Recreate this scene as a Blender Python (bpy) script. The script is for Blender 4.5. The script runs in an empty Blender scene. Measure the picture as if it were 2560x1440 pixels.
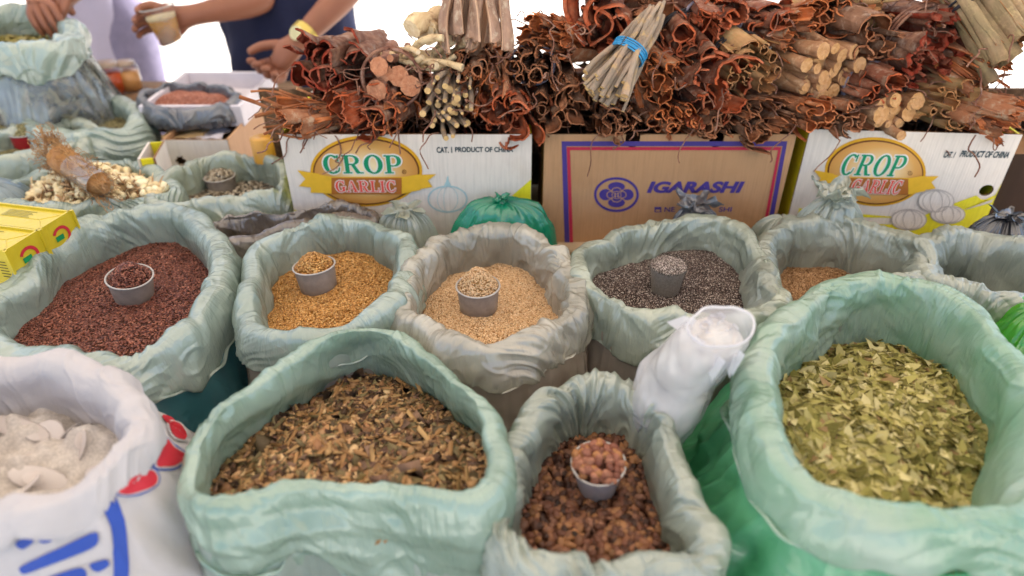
import bpy, math, random
import numpy as np
from mathutils import Vector, Matrix
from mathutils.bvhtree import BVHTree

# ------------------------------------------------------------------ camera, light
SC = bpy.context.scene
COL = SC.collection
PITCH = math.radians(34.0)
CAMZ = 1.05
FPX = 24.0 / 36.0 * 2560
cam_d = bpy.data.cameras.new("camera")
cam = bpy.data.objects.new("camera", cam_d); COL.objects.link(cam)
cam.location = (0, 0, CAMZ)
cam.rotation_euler = (math.radians(90) - PITCH, 0, 0)
cam_d.lens = 24; cam_d.sensor_width = 36
cam_d.clip_start = 0.02; cam_d.clip_end = 3000
cam_d.dof.use_dof = True
cam_d.dof.focus_distance = 1.16
cam_d.dof.aperture_fstop = 1.7
SC.camera = cam

SUN_EL = math.radians(58); SUN_AZ = math.radians(25)   # azimuth from +Y towards +X
w = bpy.data.worlds.new("World"); SC.world = w; w.use_nodes = True
nt = w.node_tree; nt.nodes.clear()
sky = nt.nodes.new("ShaderNodeTexSky"); sky.sky_type = 'NISHITA'; sky.sun_disc = False
sky.sun_elevation = SUN_EL; sky.sun_rotation = SUN_AZ
bgn = nt.nodes.new("ShaderNodeBackground"); bgn.inputs[1].default_value = 0.09
outn = nt.nodes.new("ShaderNodeOutputWorld")
nt.links.new(sky.outputs[0], bgn.inputs[0]); nt.links.new(bgn.outputs[0], outn.inputs[0])
sl = bpy.data.lights.new("sun", 'SUN'); sl.energy = 4.5; sl.angle = math.radians(0.5); sl.color = (1, .93, .84)
so = bpy.data.objects.new("sun", sl); COL.objects.link(so)
sd = Vector((math.sin(SUN_AZ) * math.cos(SUN_EL), math.cos(SUN_AZ) * math.cos(SUN_EL), math.sin(SUN_EL)))
so.rotation_euler = sd.to_track_quat('Z', 'Y').to_euler(); so.location = (0, 0, 6)
SC.view_settings.view_transform = 'Standard'; SC.view_settings.look = 'None'
SC.view_settings.exposure = 2.05; SC.view_settings.gamma = 1
SC.render.engine = 'CYCLES'
cy = SC.cycles
cy.use_denoising = True
cy.max_bounces = 7; cy.diffuse_bounces = 4; cy.glossy_bounces = 3; cy.transmission_bounces = 5; cy.transparent_max_bounces = 10
cy.caustics_reflective = False; cy.caustics_refractive = False
cy.sample_clamp_indirect = 6

FW = np.array([0, math.cos(PITCH), -math.sin(PITCH)]); UP = np.array([0, math.sin(PITCH), math.cos(PITCH)]); RT = np.array([1., 0, 0])
CP = np.array([0, 0, CAMZ])
def ray(px, py): return FW + (px - 1280) / FPX * RT - (py - 720) / FPX * UP
def atz(px, py, z):
    d = ray(px, py); return CP + d * ((z - CAMZ) / d[2])
def aty(px, py, y):
    d = ray(px, py); return CP + d * (y / d[1])

# ------------------------------------------------------------------ noise
_rng = np.random.RandomState(7)
PERM = np.concatenate([_rng.permutation(256)] * 3)
G3 = _rng.normal(size=(256, 3)); G3 /= np.linalg.norm(G3, axis=1)[:, None]
def noise(P, seed=0):
    P = np.asarray(P, float) + seed * 17.31
    i = np.floor(P).astype(int); f = P - i; i &= 255
    u = f * f * f * (f * (f * 6 - 15) + 10)
    out = 0
    for a in (0, 1):
        for b in (0, 1):
            for c in (0, 1):
                h = PERM[PERM[PERM[i[..., 0] + a] + i[..., 1] + b] + i[..., 2] + c]
                g = G3[h]
                d = f - np.array([a, b, c])
                wt = (u[..., 0] if a else 1 - u[..., 0]) * (u[..., 1] if b else 1 - u[..., 1]) * (u[..., 2] if c else 1 - u[..., 2])
                out = out + wt * (g * d).sum(-1)
    return out * 1.6
def tri(x): return np.abs((x % 1.0) * 2 - 1) * 2 - 1
def crumple(P, freq, seed=0, n=6):
    """folded-film noise: warped triangle waves give straight sharp creases"""
    r = np.random.RandomState(seed + 100)
    W = P + np.stack([noise(P * freq * .7, seed + k) for k in (1, 2, 3)], -1) * (.55 / freq)
    h = 0; a = 1.; f = freq * .8
    for k in range(n):
        d = r.normal(size=3); d /= np.linalg.norm(d)
        m = np.clip(noise(P * freq * .6, seed + 10 + k) * 1.6 + .5, 0, 1)
        h = h + a * m * tri((W * d).sum(-1) * f + r.rand())
        a *= .72; f *= 1.45
    return h * .5

# ------------------------------------------------------------------ mesh + object helpers
def srgb(h):
    if isinstance(h, str):
        h = h.lstrip('#'); v = [int(h[i:i + 2], 16) / 255 for i in (0, 2, 4)]
        return tuple(((x + .055) / 1.055) ** 2.4 if x > .04045 else x / 12.92 for x in v)
    return tuple(h)
def mesh_np(name, V, F, mats=(), fm=None, smooth=True, col=None):
    """F: int array (n,3) or (n,4), or a list of such arrays"""
    if isinstance(F, np.ndarray) or not isinstance(F[0], np.ndarray): F = [np.asarray(F)]
    F = [np.asarray(f, np.int32) for f in F if len(f)]
    me = bpy.data.meshes.new(name)
    V = np.asarray(V, np.float32)
    me.vertices.add(len(V)); me.vertices.foreach_set('co', V.ravel())
    lv = np.concatenate([f.ravel() for f in F]); lt = np.concatenate([np.full(len(f), f.shape[1]) for f in F])
    ls = np.concatenate([[0], np.cumsum(lt)[:-1]])
    me.loops.add(len(lv)); me.loops.foreach_set('vertex_index', lv.astype(np.int32))
    me.polygons.add(len(lt)); me.polygons.foreach_set('loop_start', ls.astype(np.int32)); me.polygons.foreach_set('loop_total', lt.astype(np.int32))
    if fm is not None: me.polygons.foreach_set('material_index', np.asarray(fm, np.int32))
    for m in mats: me.materials.append(m)
    me.update(calc_edges=True)
    me.polygons.foreach_set('use_smooth', np.full(len(lt), smooth))
    if col is not None:
        at = me.color_attributes.new('Col', 'FLOAT_COLOR', 'POINT')
        c = np.ones((len(V), 4), np.float32); c[:, :3] = col
        at.data.foreach_set('color', c.ravel())
    me.validate()
    return me
def obj(name, me, parent=None, label=None):
    o = bpy.data.objects.new(name, me); COL.objects.link(o)
    if parent is not None:
        o.parent = parent
        o.matrix_parent_inverse = Matrix.Translation(parent.location).inverted() if parent.rotation_euler.x == parent.rotation_euler.y == parent.rotation_euler.z == 0 else parent.matrix_basis.inverted()
    if label: o['label'] = label
    return o
def tag(o, label, cat, group=None, kind=None):
    o['label'] = label; o['category'] = cat
    if group: o['group'] = group
    if kind: o['kind'] = kind
    return o
def thing(name, loc, label, cat, group=None):
    o = bpy.data.objects.new(name, None); COL.objects.link(o); o.location = Vector(loc); o.empty_display_size = .02
    return tag(o, label, cat, group)
def grid_faces(n, m, wrap_n=False, off=0, flip=False):
    """vertices laid out [i*m + j], i in n, j in m"""
    ni = n if wrap_n else n - 1
    i, j = np.meshgrid(np.arange(ni), np.arange(m - 1), indexing='ij')
    i = i.ravel(); j = j.ravel(); i2 = (i + 1) % n
    f = np.stack([i * m + j, i2 * m + j, i2 * m + j + 1, i * m + j + 1], -1) + off
    return f[:, ::-1] if flip else f
class MB:
    """collects shapes for ONE mesh"""
    def __init__(s): s.V = []; s.F3 = []; s.F4 = []; s.M3 = []; s.M4 = []; s.n = 0
    def add(s, V, F, m=0):
        V = np.asarray(V, float); F = np.asarray(F)
        if F.shape[1] == 3: s.F3.append(F + s.n); s.M3 += [m] * len(F)
        else: s.F4.append(F + s.n); s.M4 += [m] * len(F)
        s.V.append(V); s.n += len(V)
    def more(s, F, m=0):   # faces on the last added verts
        F = np.asarray(F) + s.n - len(s.V[-1])
        if F.shape[1] == 3: s.F3.append(F); s.M3 += [m] * len(F)
        else: s.F4.append(F); s.M4 += [m] * len(F)
    def box(s, c, sz, m=0, R=None):
        x = np.array([[a, b, d] for a in (-.5, .5) for b in (-.5, .5) for d in (-.5, .5)]) * np.array(sz)
        if R is not None: x = x @ np.array(R).T
        s.add(x + np.array(c), [[0, 1, 3, 2], [4, 6, 7, 5], [0, 4, 5, 1], [2, 3, 7, 6], [0, 2, 6, 4], [1, 5, 7, 3]], m)
    def tube(s, pts, r, k=8, m=0, cap=True, mc=None):
        pts = np.asarray(pts, float); n = len(pts); r = np.broadcast_to(r, (n,))
        T = np.gradient(pts, axis=0); T /= np.linalg.norm(T, axis=1)[:, None] + 1e-9
        ref = np.array([0, 0, 1.]) if abs(T[0][2]) < .8 else np.array([1., 0, 0])
        A = np.cross(T, ref); A /= np.linalg.norm(A, axis=1)[:, None] + 1e-9; B = np.cross(T, A)
        th = np.arange(k) / k * 2 * np.pi
        V = pts[:, None] + r[:, None, None] * (np.cos(th)[None, :, None] * A[:, None] + np.sin(th)[None, :, None] * B[:, None])
        V = V.transpose(1, 0, 2).reshape(-1, 3)
        s.add(V, grid_faces(k, n, True), m)
        if cap:
            for e in (0, n - 1):
                c = pts[e]; base = [i * n + e for i in range(k)]
                s.add(np.vstack([V[base], c]), [[i, (i + 1) % k, k] for i in range(k)], m if mc is None else mc)
    def lathe(s, prof, c=(0, 0, 0), k=48, m=0, fn=None):
        prof = np.asarray(prof, float); th = np.arange(k) / k * 2 * np.pi
        V = np.stack([prof[None, :, 0] * np.cos(th)[:, None], prof[None, :, 0] * np.sin(th)[:, None], np.broadcast_to(prof[None, :, 1], (k, len(prof)))], -1).reshape(-1, 3)
        if fn: V = fn(V)
        s.add(V + np.array(c), grid_faces(k, len(prof), True), m)
    def mesh(s, name, mats, smooth=True, col=None):
        F = []; fm = []
        if s.F3: F.append(np.concatenate(s.F3)); fm += s.M3
        if s.F4: F.append(np.concatenate(s.F4)); fm += s.M4
        return mesh_np(name, np.concatenate(s.V), F, mats, fm, smooth, col)
    def obj(s, name, mats, parent=None, smooth=True, label=None):
        if not isinstance(mats, (list, tuple)): mats = [mats]
        return obj(name, s.mesh(name, mats, smooth), parent, label)

# ------------------------------------------------------------------ materials
def newmat(name):
    m = bpy.data.materials.new(name); m.use_nodes = True; nt = m.node_tree
    for n in list(nt.nodes): nt.nodes.remove(n)
    o = nt.nodes.new("ShaderNodeOutputMaterial")
    return m, nt, o
def N(nt, t, **kw):
    n = nt.nodes.new(t)
    for k, v in kw.items():
        if k.startswith('_'): setattr(n, k[1:], v)
        else: n.inputs[k.replace('__', ' ')].default_value = v
    return n
def mixrgb(nt, a, b, fac, bt='MIX'):
    n = nt.nodes.new("ShaderNodeMix"); n.data_type = 'RGBA'; n.blend_type = bt
    for s, v in ((6, a), (7, b), (0, fac)):
        if hasattr(v, 'is_output') or isinstance(v, bpy.types.NodeSocket): nt.links.new(v, n.inputs[s])
        else: n.inputs[s].default_value = v if s == 0 else (*v[:3], 1)
    return n.outputs[2]
def ramp(nt, fac, stops):
    r = nt.nodes.new("ShaderNodeValToRGB"); nt.links.new(fac, r.inputs[0])
    e = r.color_ramp.elements
    while len(e) < len(stops): e.new(.5)
    for x, (p, c) in zip(e, stops):
        x.position = p; x.color = (*(c if not isinstance(c, (int, float)) else (c, c, c)), 1)
    return r.outputs[0]
def coords(nt, scale=(1, 1, 1)):
    tc = nt.nodes.new("ShaderNodeTexCoord"); mp = nt.nodes.new("ShaderNodeMapping"); mp.inputs['Scale'].default_value = scale
    nt.links.new(tc.outputs['Object'], mp.inputs[0]); return mp.outputs[0]
def ntex(nt, co, scale, detail=4, rough=.55, dist=0, typ=None):
    n = nt.nodes.new("ShaderNodeTexNoise"); n.inputs['Scale'].default_value = scale; n.inputs['Detail'].default_value = detail
    n.inputs['Roughness'].default_value = rough; n.inputs['Distortion'].default_value = dist
    if typ: n.noise_type = typ
    nt.links.new(co, n.inputs['Vector']); return n.outputs[0]
def vtex(nt, co, scale, feature='F1', out=0, rnd=1):
    n = nt.nodes.new("ShaderNodeTexVoronoi"); n.feature = feature; n.inputs['Scale'].default_value = scale; n.inputs['Randomness'].default_value = rnd
    nt.links.new(co, n.inputs['Vector']); return n.outputs[out]
def math_(nt, op, a, b=0.):
    n = nt.nodes.new("ShaderNodeMath"); n.operation = op
    for i, v in enumerate((a, b)):
        if isinstance(v, bpy.types.NodeSocket): nt.links.new(v, n.inputs[i])
        else: n.inputs[i].default_value = v
    return n.outputs[0]
def bump(nt, h, strength, dist, prev=None):
    b = nt.nodes.new("ShaderNodeBump"); b.inputs['Strength'].default_value = strength; b.inputs['Distance'].default_value = dist
    nt.links.new(h, b.inputs['Height'])
    if prev is not None: nt.links.new(prev, b.inputs['Normal'])
    return b.outputs[0]

def film(name, c1, c2, trans=.28, clear=.08, rough=.3, seed=0, gloss=.6, bumpk=1.0, print_=None):
    """thin plastic film: scattering + light coming through + a little see-through, creased"""
    m, nt, o = newmat(name)
    c1 = srgb(c1); c2 = srgb(c2)
    co = coords(nt)
    mp = nt.nodes[-1]; mp.inputs['Location'].default_value = (seed * 1.7, seed * .9, seed)
    a = ntex(nt, co, 7, 3, .5, .6)
    a = ramp(nt, a, [(.38, 0), (.62, 1)])
    colr = mixrgb(nt, c1, tuple(x * .93 for x in c2), a)
    # creases
    w1 = ntex(nt, co, 13, 2, .45, 1.6); w1 = ramp(nt, math_(nt, 'ABSOLUTE', math_(nt, 'SUBTRACT', w1, .5)), [(0, 1), (.05, 0)])
    w3 = ntex(nt, co, 34, 2, .45, 1.2); w3 = ramp(nt, math_(nt, 'ABSOLUTE', math_(nt, 'SUBTRACT', w3, .5)), [(0, 1), (.06, 0)])
    w2 = ntex(nt, co, 30, 3, .5, .8)
    nb = bump(nt, w2, .25 * bumpk, .004)
    nb = bump(nt, w1, .15 * bumpk, .002, nb)
    fa = N(nt, "ShaderNodeAttribute"); fa.attribute_name = 'fold'      # pulled streaks running across the rolled rim
    hs = None
    for sx_, sy_, wt_ in ((46, 7, 1.), (120, 16, .45)):
        fm_ = nt.nodes.new("ShaderNodeMapping"); fm_.inputs['Scale'].default_value = (sx_, sy_, 1); fm_.inputs['Rotation'].default_value = (0, 0, .35); nt.links.new(fa.outputs['Vector'], fm_.inputs[0])
        st = math_(nt, 'ABSOLUTE', math_(nt, 'SUBTRACT', ntex(nt, fm_.outputs[0], 1, 3, .55, .9), .5)); st = math_(nt, 'MULTIPLY', st, wt_)
        hs = st if hs is None else math_(nt, 'ADD', hs, st)
    hs = math_(nt, 'MULTIPLY', hs, ramp(nt, ntex(nt, co, 9, 2, .5), [(.36, .12), (.62, 1)]))
    nb = bump(nt, hs, .7 * bumpk, .014, nb)
    for sc_, st_ in ((13, .26), (31, .15)):   # flat facets between sharp creases
        wn = nt.nodes.new("ShaderNodeTexNoise"); wn.inputs['Scale'].default_value = sc_ * .6; wn.inputs['Detail'].default_value = 1; nt.links.new(co, wn.inputs['Vector'])
        va = nt.nodes.new("ShaderNodeVectorMath"); va.operation = 'MULTIPLY_ADD'; nt.links.new(wn.outputs[1], va.inputs[0]); va.inputs[1].default_value = (.9 / sc_,) * 3; nt.links.new(co, va.inputs[2])
        vo = nt.nodes.new("ShaderNodeTexVoronoi"); vo.inputs['Scale'].default_value = sc_; nt.links.new(va.outputs[0], vo.inputs['Vector'])
        s1 = nt.nodes.new("ShaderNodeVectorMath"); s1.operation = 'SUBTRACT'; nt.links.new(va.outputs[0], s1.inputs[0]); nt.links.new(vo.outputs['Position'], s1.inputs[1])
        s2 = nt.nodes.new("ShaderNodeVectorMath"); s2.operation = 'SUBTRACT'; nt.links.new(vo.outputs['Color'], s2.inputs[0]); s2.inputs[1].default_value = (.5, .5, .5)
        dt = nt.nodes.new("ShaderNodeVectorMath"); dt.operation = 'DOT_PRODUCT'; nt.links.new(s1.outputs[0], dt.inputs[0]); nt.links.new(s2.outputs[0], dt.inputs[1])
        nb = bump(nt, dt.outputs['Value'], st_ * bumpk, .38, nb)
    p = N(nt, "ShaderNodeBsdfPrincipled", Roughness=rough * .85); p.inputs['Specular IOR Level'].default_value = gloss + .2
    p.inputs['IOR'].default_value = 1.65; p.inputs['Coat Weight'].default_value = .6; p.inputs['Coat IOR'].default_value = 1.75; p.inputs['Coat Roughness'].default_value = .14; nt.links.new(nb, p.inputs['Coat Normal'])
    nt.links.new(colr, p.inputs['Base Color']); nt.links.new(nb, p.inputs['Normal'])
    t = N(nt, "ShaderNodeBsdfTranslucent"); nt.links.new(colr, t.inputs[0]); nt.links.new(nb, t.inputs['Normal'])
    mx = nt.nodes.new("ShaderNodeMixShader"); mx.inputs[0].default_value = trans
    nt.links.new(p.outputs[0], mx.inputs[1]); nt.links.new(t.outputs[0], mx.inputs[2])
    tr = N(nt, "ShaderNodeBsdfTransparent"); tr.inputs[0].default_value = (*[min(1, x ** .5 * 1.05) for x in c1], 1)
    m2 = nt.nodes.new("ShaderNodeMixShader"); nt.links.new(mx.outputs[0], m2.inputs[1]); nt.links.new(tr.outputs[0], m2.inputs[2])
    cl = math_(nt, 'MULTIPLY', ramp(nt, ntex(nt, co, 10, 2, .5), [(.3, .5), (.7, 1.5)]), clear)
    nt.links.new(cl, m2.inputs[0])
    nt.links.new(m2.outputs[0], o.inputs[0])
    return m
def solid(name, c, rough=.6, spec=.3, noise_amt=.12, nscale=30, bumps=0, bscale=60, metallic=0, trans=0, c2=None, stretch=(1, 1, 1)):
    m, nt, o = newmat(name); c = srgb(c)
    co = coords(nt, stretch)
    a = ntex(nt, co, nscale, 4, .6)
    c2 = srgb(c2) if c2 else tuple(x * (1 - 2.2 * noise_amt) for x in c)
    colr = mixrgb(nt, c2, c, ramp(nt, a, [(.3, 0), (.65, 1)]))
    p = N(nt, "ShaderNodeBsdfPrincipled", Roughness=rough, Metallic=metallic); p.inputs['Specular IOR Level'].default_value = spec
    nt.links.new(colr, p.inputs['Base Color'])
    if bumps: nt.links.new(bump(nt, ntex(nt, co, bscale, 5, .6), bumps, .004), p.inputs['Normal'])
    if trans:
        t = N(nt, "ShaderNodeBsdfTranslucent"); nt.links.new(colr, t.inputs[0])
        mx = nt.nodes.new("ShaderNodeMixShader"); mx.inputs[0].default_value = trans
        nt.links.new(p.outputs[0], mx.inputs[1]); nt.links.new(t.outputs[0], mx.inputs[2]); nt.links.new(mx.outputs[0], o.inputs[0])
    else: nt.links.new(p.outputs[0], o.inputs[0])
    return m
def vcol(name, rough=.5, spec=.3, bumps=0, bscale=200, trans=0):
    m, nt, o = newmat(name)
    at = N(nt, "ShaderNodeAttribute"); at.attribute_name = 'Col'
    p = N(nt, "ShaderNodeBsdfPrincipled", Roughness=rough); p.inputs['Specular IOR Level'].default_value = spec
    nt.links.new(at.outputs[0], p.inputs['Base Color'])
    if bumps: nt.links.new(bump(nt, ntex(nt, coords(nt), bscale, 3), bumps, .002), p.inputs['Normal'])
    if trans:
        t = N(nt, "ShaderNodeBsdfTranslucent"); nt.links.new(at.outputs[0], t.inputs[0])
        mx = nt.nodes.new("ShaderNodeMixShader"); mx.inputs[0].default_value = trans
        nt.links.new(p.outputs[0], mx.inputs[1]); nt.links.new(t.outputs[0], mx.inputs[2]); nt.links.new(mx.outputs[0], o.inputs[0])
    else: nt.links.new(p.outputs[0], o.inputs[0])
    return m
def bark(name, c1, c2, c3=None, stretch=(9, 1, 9), rough=.85, sc=6, spk=None):
    """fibrous: noise drawn out along local Y, cracks and speckles"""
    m, nt, o = newmat(name); c1 = srgb(c1); c2 = srgb(c2)
    co = coords(nt, stretch)
    a = ntex(nt, co, sc, 5, .65, .4)
    colr = ramp(nt, a, [(.3, c1), (.5, tuple((x + y) / 2 for x, y in zip(c1, c2))), (.68, c2)])
    if c3:
        b = ntex(nt, coords(nt), 45, 4, .7); colr = mixrgb(nt, colr, srgb(c3), ramp(nt, b, [(.52, 0), (.66, .85)]))
    colr = mixrgb(nt, colr, (.56, .34, .22), ramp(nt, ntex(nt, coords(nt), 28, 5, .7, .5), [(.44, .02), (.74, .42)]))   # dust
    p = N(nt, "ShaderNodeBsdfPrincipled", Roughness=rough); p.inputs['Specular IOR Level'].default_value = .06
    nt.links.new(colr, p.inputs['Base Color'])
    nb = bump(nt, a, .9, .004); nb = bump(nt, ntex(nt, coords(nt), 160, 4, .7), .5, .0016, nb)
    nt.links.new(nb, p.inputs['Normal']); nt.links.new(p.outputs[0], o.inputs[0])
    return m
# ------------------------------------------------------------------ setting
def plane(name, x0, x1, y0, y1, z, m, kind='structure'):
    o = obj(name, mesh_np(name, [[x0, y0, z], [x1, y0, z], [x1, y1, z], [x0, y1, z]], [[0, 1, 2, 3]], [m], smooth=False)); o['kind'] = kind; return o
GZ = -.45
plane('ground', -400, 400, -400, 400, GZ, solid('pale_concrete', (.62, .58, .52), .9, .2, .1, 3))
# added tarp on four poles, out of view, to shade the stall and soften the sun
def tarp():
    t = thing('added_canopy', (0, 1, GZ), 'wide pale tarp canopy on four poles stretched above the whole stall', 'canopy')
    n, mm = 30, 30
    X, Y = np.meshgrid(np.linspace(-2.9, 2.9, n), np.linspace(-1.3, 3.2, mm), indexing='ij')
    Z = 2.15 + .12 * noise(np.stack([X, Y, 0 * X], -1) * .9) - .1 * np.cos(X) * 0
    V = np.stack([X, Y, Z], -1).reshape(-1, 3)
    mt = solid('tarp_cloth', (.68, .62, .55), .8, .1, .03, 3, trans=.32)
    obj('tarp_sheet', mesh_np('tarp_sheet', V, grid_faces(n, mm), [mt]), t)
    pm = solid('pole_metal', (.4, .4, .42), .4, .5, .1)
    for x in (-2.85, 2.85):
        for y in (-1.25, 3.15):
            b = MB(); b.tube([[x, y, GZ], [x, y, 2.2]], .02, 10); b.obj('pole', pm, t)
tarp()
# ------------------------------------------------------------------ sacks
def closed_curve(P, n=420):
    P = np.asarray(P, float); k = len(P); out = []
    for i in range(k):
        p0, p1, p2, p3 = P[i - 1], P[i], P[(i + 1) % k], P[(i + 2) % k]
        t = np.linspace(0, 1, 40, endpoint=False)[:, None]
        out.append(.5 * ((2 * p1) + (-p0 + p2) * t + (2 * p0 - 5 * p1 + 4 * p2 - p3) * t ** 2 + (-p0 + 3 * p1 - 3 * p2 + p3) * t ** 3))
    Q = np.concatenate(out); Q2 = np.vstack([Q, Q[:1]])
    s = np.concatenate([[0], np.cumsum(np.linalg.norm(np.diff(Q2, axis=0), axis=1))]); u = np.linspace(0, s[-1], n, endpoint=False)
    return np.stack([np.interp(u, s, Q2[:, j]) for j in range(P.shape[1])], -1)
def psmooth(a, k):
    for _ in range(k): a = (np.roll(a, 1, 0) + 2 * a + np.roll(a, -1, 0)) / 4
    return a
def spl(ctrl, m):
    c = np.asarray(ctrl, float); c = np.vstack([2 * c[0] - c[1], c, 2 * c[-1] - c[-2]]); out = []
    for i in range(1, len(c) - 2):
        p0, p1, p2, p3 = c[i - 1], c[i], c[i + 1], c[i + 2]; t = np.linspace(0, 1, 20, endpoint=False)[:, None]
        out.append(.5 * ((2 * p1) + (-p0 + p2) * t + (2 * p0 - 5 * p1 + 4 * p2 - p3) * t ** 2 + (-p0 + 3 * p1 - 3 * p2 + p3) * t ** 3))
    Q = np.vstack(out + [c[-2:-1]]); s = np.concatenate([[0], np.cumsum(np.linalg.norm(np.diff(Q, axis=0), axis=1))]); u = np.linspace(0, s[-1], m)
    return np.stack([np.interp(u, s, Q[:, 0]), np.interp(u, s, Q[:, 1])], -1)
SACKS = {}
def sack(key, name, label, ridge, z=.42, wi=.03, wo=.035, hi=.08, ho=.09, cm=None, bm=None, seed=0, amp=.010, pleat=.006, pf=9, n=560,
         bulge=1.15, zb=0., group='open plastic sacks of seeds and herbs', cat='sack', crf=16, ragged=.25, zvar=.006, bamp=.006, dense=1.0, hfun=None, lean=0.):
    n = int(n * dense)
    P = np.array([atz(p[0], p[1], p[2] if len(p) > 2 else z) for p in ridge])
    C = closed_curve(P, n); th = np.arange(n) / n * 2 * np.pi
    if ((C[:, 0] * np.roll(C[:, 1], -1) - np.roll(C[:, 0], -1) * C[:, 1]).sum()) < 0: C = C[::-1].copy()
    c0 = C.mean(0)
    T = psmooth(np.roll(C, -3, 0) - np.roll(C, 3, 0), 30); T[:, 2] = 0; T /= np.linalg.norm(T, axis=1)[:, None]
    Nn = np.stack([T[:, 1], -T[:, 0], 0 * T[:, 0]], -1)
    ring = lambda f, s: noise(np.stack([np.cos(th) * f, np.sin(th) * f, 0 * th + s], -1), seed)
    C = C + Nn * (.010 * ring(1.7, 3) + .004 * ring(5, 4))[:, None]; C[:, 2] += zvar * ring(2.2, 9) * 2
    hov = ho * (1 + ragged * 1.6 * ring(2.0, 20) + ragged * .5 * ring(6, 21))
    if hfun is not None: hov = hov * hfun(th, C)
    wov = wo * (1 + .35 * ring(2.3, 30)); wiv = wi * (1 + .35 * ring(2.6, 40))
    M = 120
    pin = spl([(-.78, -1.5), (-.80, -1.05), (-.82, -.62), (-.74, -.24), (-.46, -.05), (-.2, -.0), (0, 0)], 52)
    pout = spl([(0, 0), (.30, -.01), (.62, -.10), (.88, -.34), (1.05, -.62), (1.10, -.88), (1.06, -1.0), (.92, -.97)], M - 52 + 1)[1:]
    U = np.concatenate([pin[:, 0][None] * wiv[:, None], pout[:, 0][None] * wov[:, None]], 1)
    W = np.concatenate([pin[:, 1][None] * np.full(n, hi)[:, None], pout[:, 1][None] * hov[:, None]], 1)
    U[:, :52] += lean * np.clip(-W[:, :52] / hi, 0, 1.3)
    # profile normals
    dU = np.gradient(U, axis=1); dW = np.gradient(W, axis=1); L = np.sqrt(dU ** 2 + dW ** 2) + 1e-9
    nu, nw = -dW / L, dU / L
    base = C[:, None] + U[..., None] * Nn[:, None]; base[..., 2] += W
    sarc = np.cumsum(np.sqrt(dU ** 2 + dW ** 2), axis=1); sarc = sarc - sarc[:, 51:52]
    R0 = np.linalg.norm(C[:, :2] - c0[:2], axis=1).mean()
    # pleats running across the roll, drifting with s
    ph = th[:, None] + (sarc / R0) * (1.1 * noise(np.stack([np.cos(th) * 1.5, np.sin(th) * 1.5, 0 * th + 55], -1), seed))[:, None] * 2.2
    Q = np.stack([np.cos(ph) * pf * .5, np.sin(ph) * pf * .5, sarc * 9], -1)
    pl = 1 - np.abs(noise(Q, seed + 3)) * 2.6
    Q2 = np.stack([np.cos(ph) * pf * 1.4, np.sin(ph) * pf * 1.4, sarc * 14], -1)
    pl2 = 1 - np.abs(noise(Q2, seed + 5)) * 2.6
    cr = crumple(base, crf * .62, seed, 4)
    low = noise(base * 9, seed + 8); lo2 = noise(base * 22, seed + 9)
    rdg = np.exp(-(noise(base * 15, seed + 12) / .07) ** 2) * np.clip(noise(base * 7, seed + 13) * 2 + .6, 0, 1)
    msk = np.clip(noise(np.stack([np.cos(th) * 2, np.sin(th) * 2, 0 * th + 77], -1), seed) * 2 + .6, .15, 1.2)[:, None]
    D = .74 * amp * (1.35 * cr + .35 * low + .06 * lo2 + .32 * rdg) + pleat * .85 * msk * (.75 * pl + .35 * pl2 - .5)
    D *= np.clip((np.arange(M) / 14.), 0, 1)[None]
    V = base + D[..., None] * (nu[..., None] * Nn[:, None] + nw[..., None] * np.array([0, 0, 1.]))
    # slide pleats sideways a little
    loc = Vector((c0[0], c0[1], zb))
    t = thing(name, loc, label, cat, group)
    cme = mesh_np('rolled_cuff', V.reshape(-1, 3), grid_faces(n, M, True), [cm])
    fo = cme.attributes.new('fold', 'FLOAT_VECTOR', 'POINT'); tt_ = np.abs((th / np.pi) - 1) * np.pi   # mirrored, so no seam
    fo.data.foreach_set('vector', np.stack([tt_[:, None] * R0 + 0 * sarc, sarc, 0 * sarc], -1).reshape(-1).astype(np.float32))
    obj('rolled_cuff', cme, t)
    # body
    zt = c0[2] - zb; K = 64
    pb = spl([(.66, -ho * .84 / zt), (.70, -ho * .98 / zt), (bulge, -.5), (bulge * .98, -.75), (.5, -.97), (-.6, -1)], K)
    Ub = np.broadcast_to(pb[:, 0] * wo, (n, K)); Wb = np.broadcast_to(pb[:, 1] * zt, (n, K))
    B = C[:, None] + Ub[..., None] * Nn[:, None]; B[..., 2] = c0[2] + Wb
    Qb = np.stack([np.cos(th)[:, None] * pf * .9 + 0 * Wb, np.sin(th)[:, None] * pf * .9 + 0 * Wb, Wb * 5], -1)
    Db = bamp * (1.6 * (1 - np.abs(noise(Qb, seed + 40)) * 2.4) - .8 + 1.2 * crumple(B, 12, seed + 41))
    Db = Db * np.clip(np.arange(K) / 16., .0, 1)[None]
    B = B + Db[..., None] * Nn[:, None]; B[..., 2] = np.maximum(B[..., 2], zb + .002)
    bo = obj('bag_body', mesh_np('bag_body', B.reshape(-1, 3), grid_faces(n, K, True), [bm or cm]), t)
    S = dict(C=C, N=Nn, c=c0, wi=wiv, wo=wo, hi=hi, ho=ho, z=c0[2], pb=pb, zt=zt, zb=zb, obj=t, body=bo, n=n, seed=seed)
    SACKS[key] = S; return S
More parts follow.
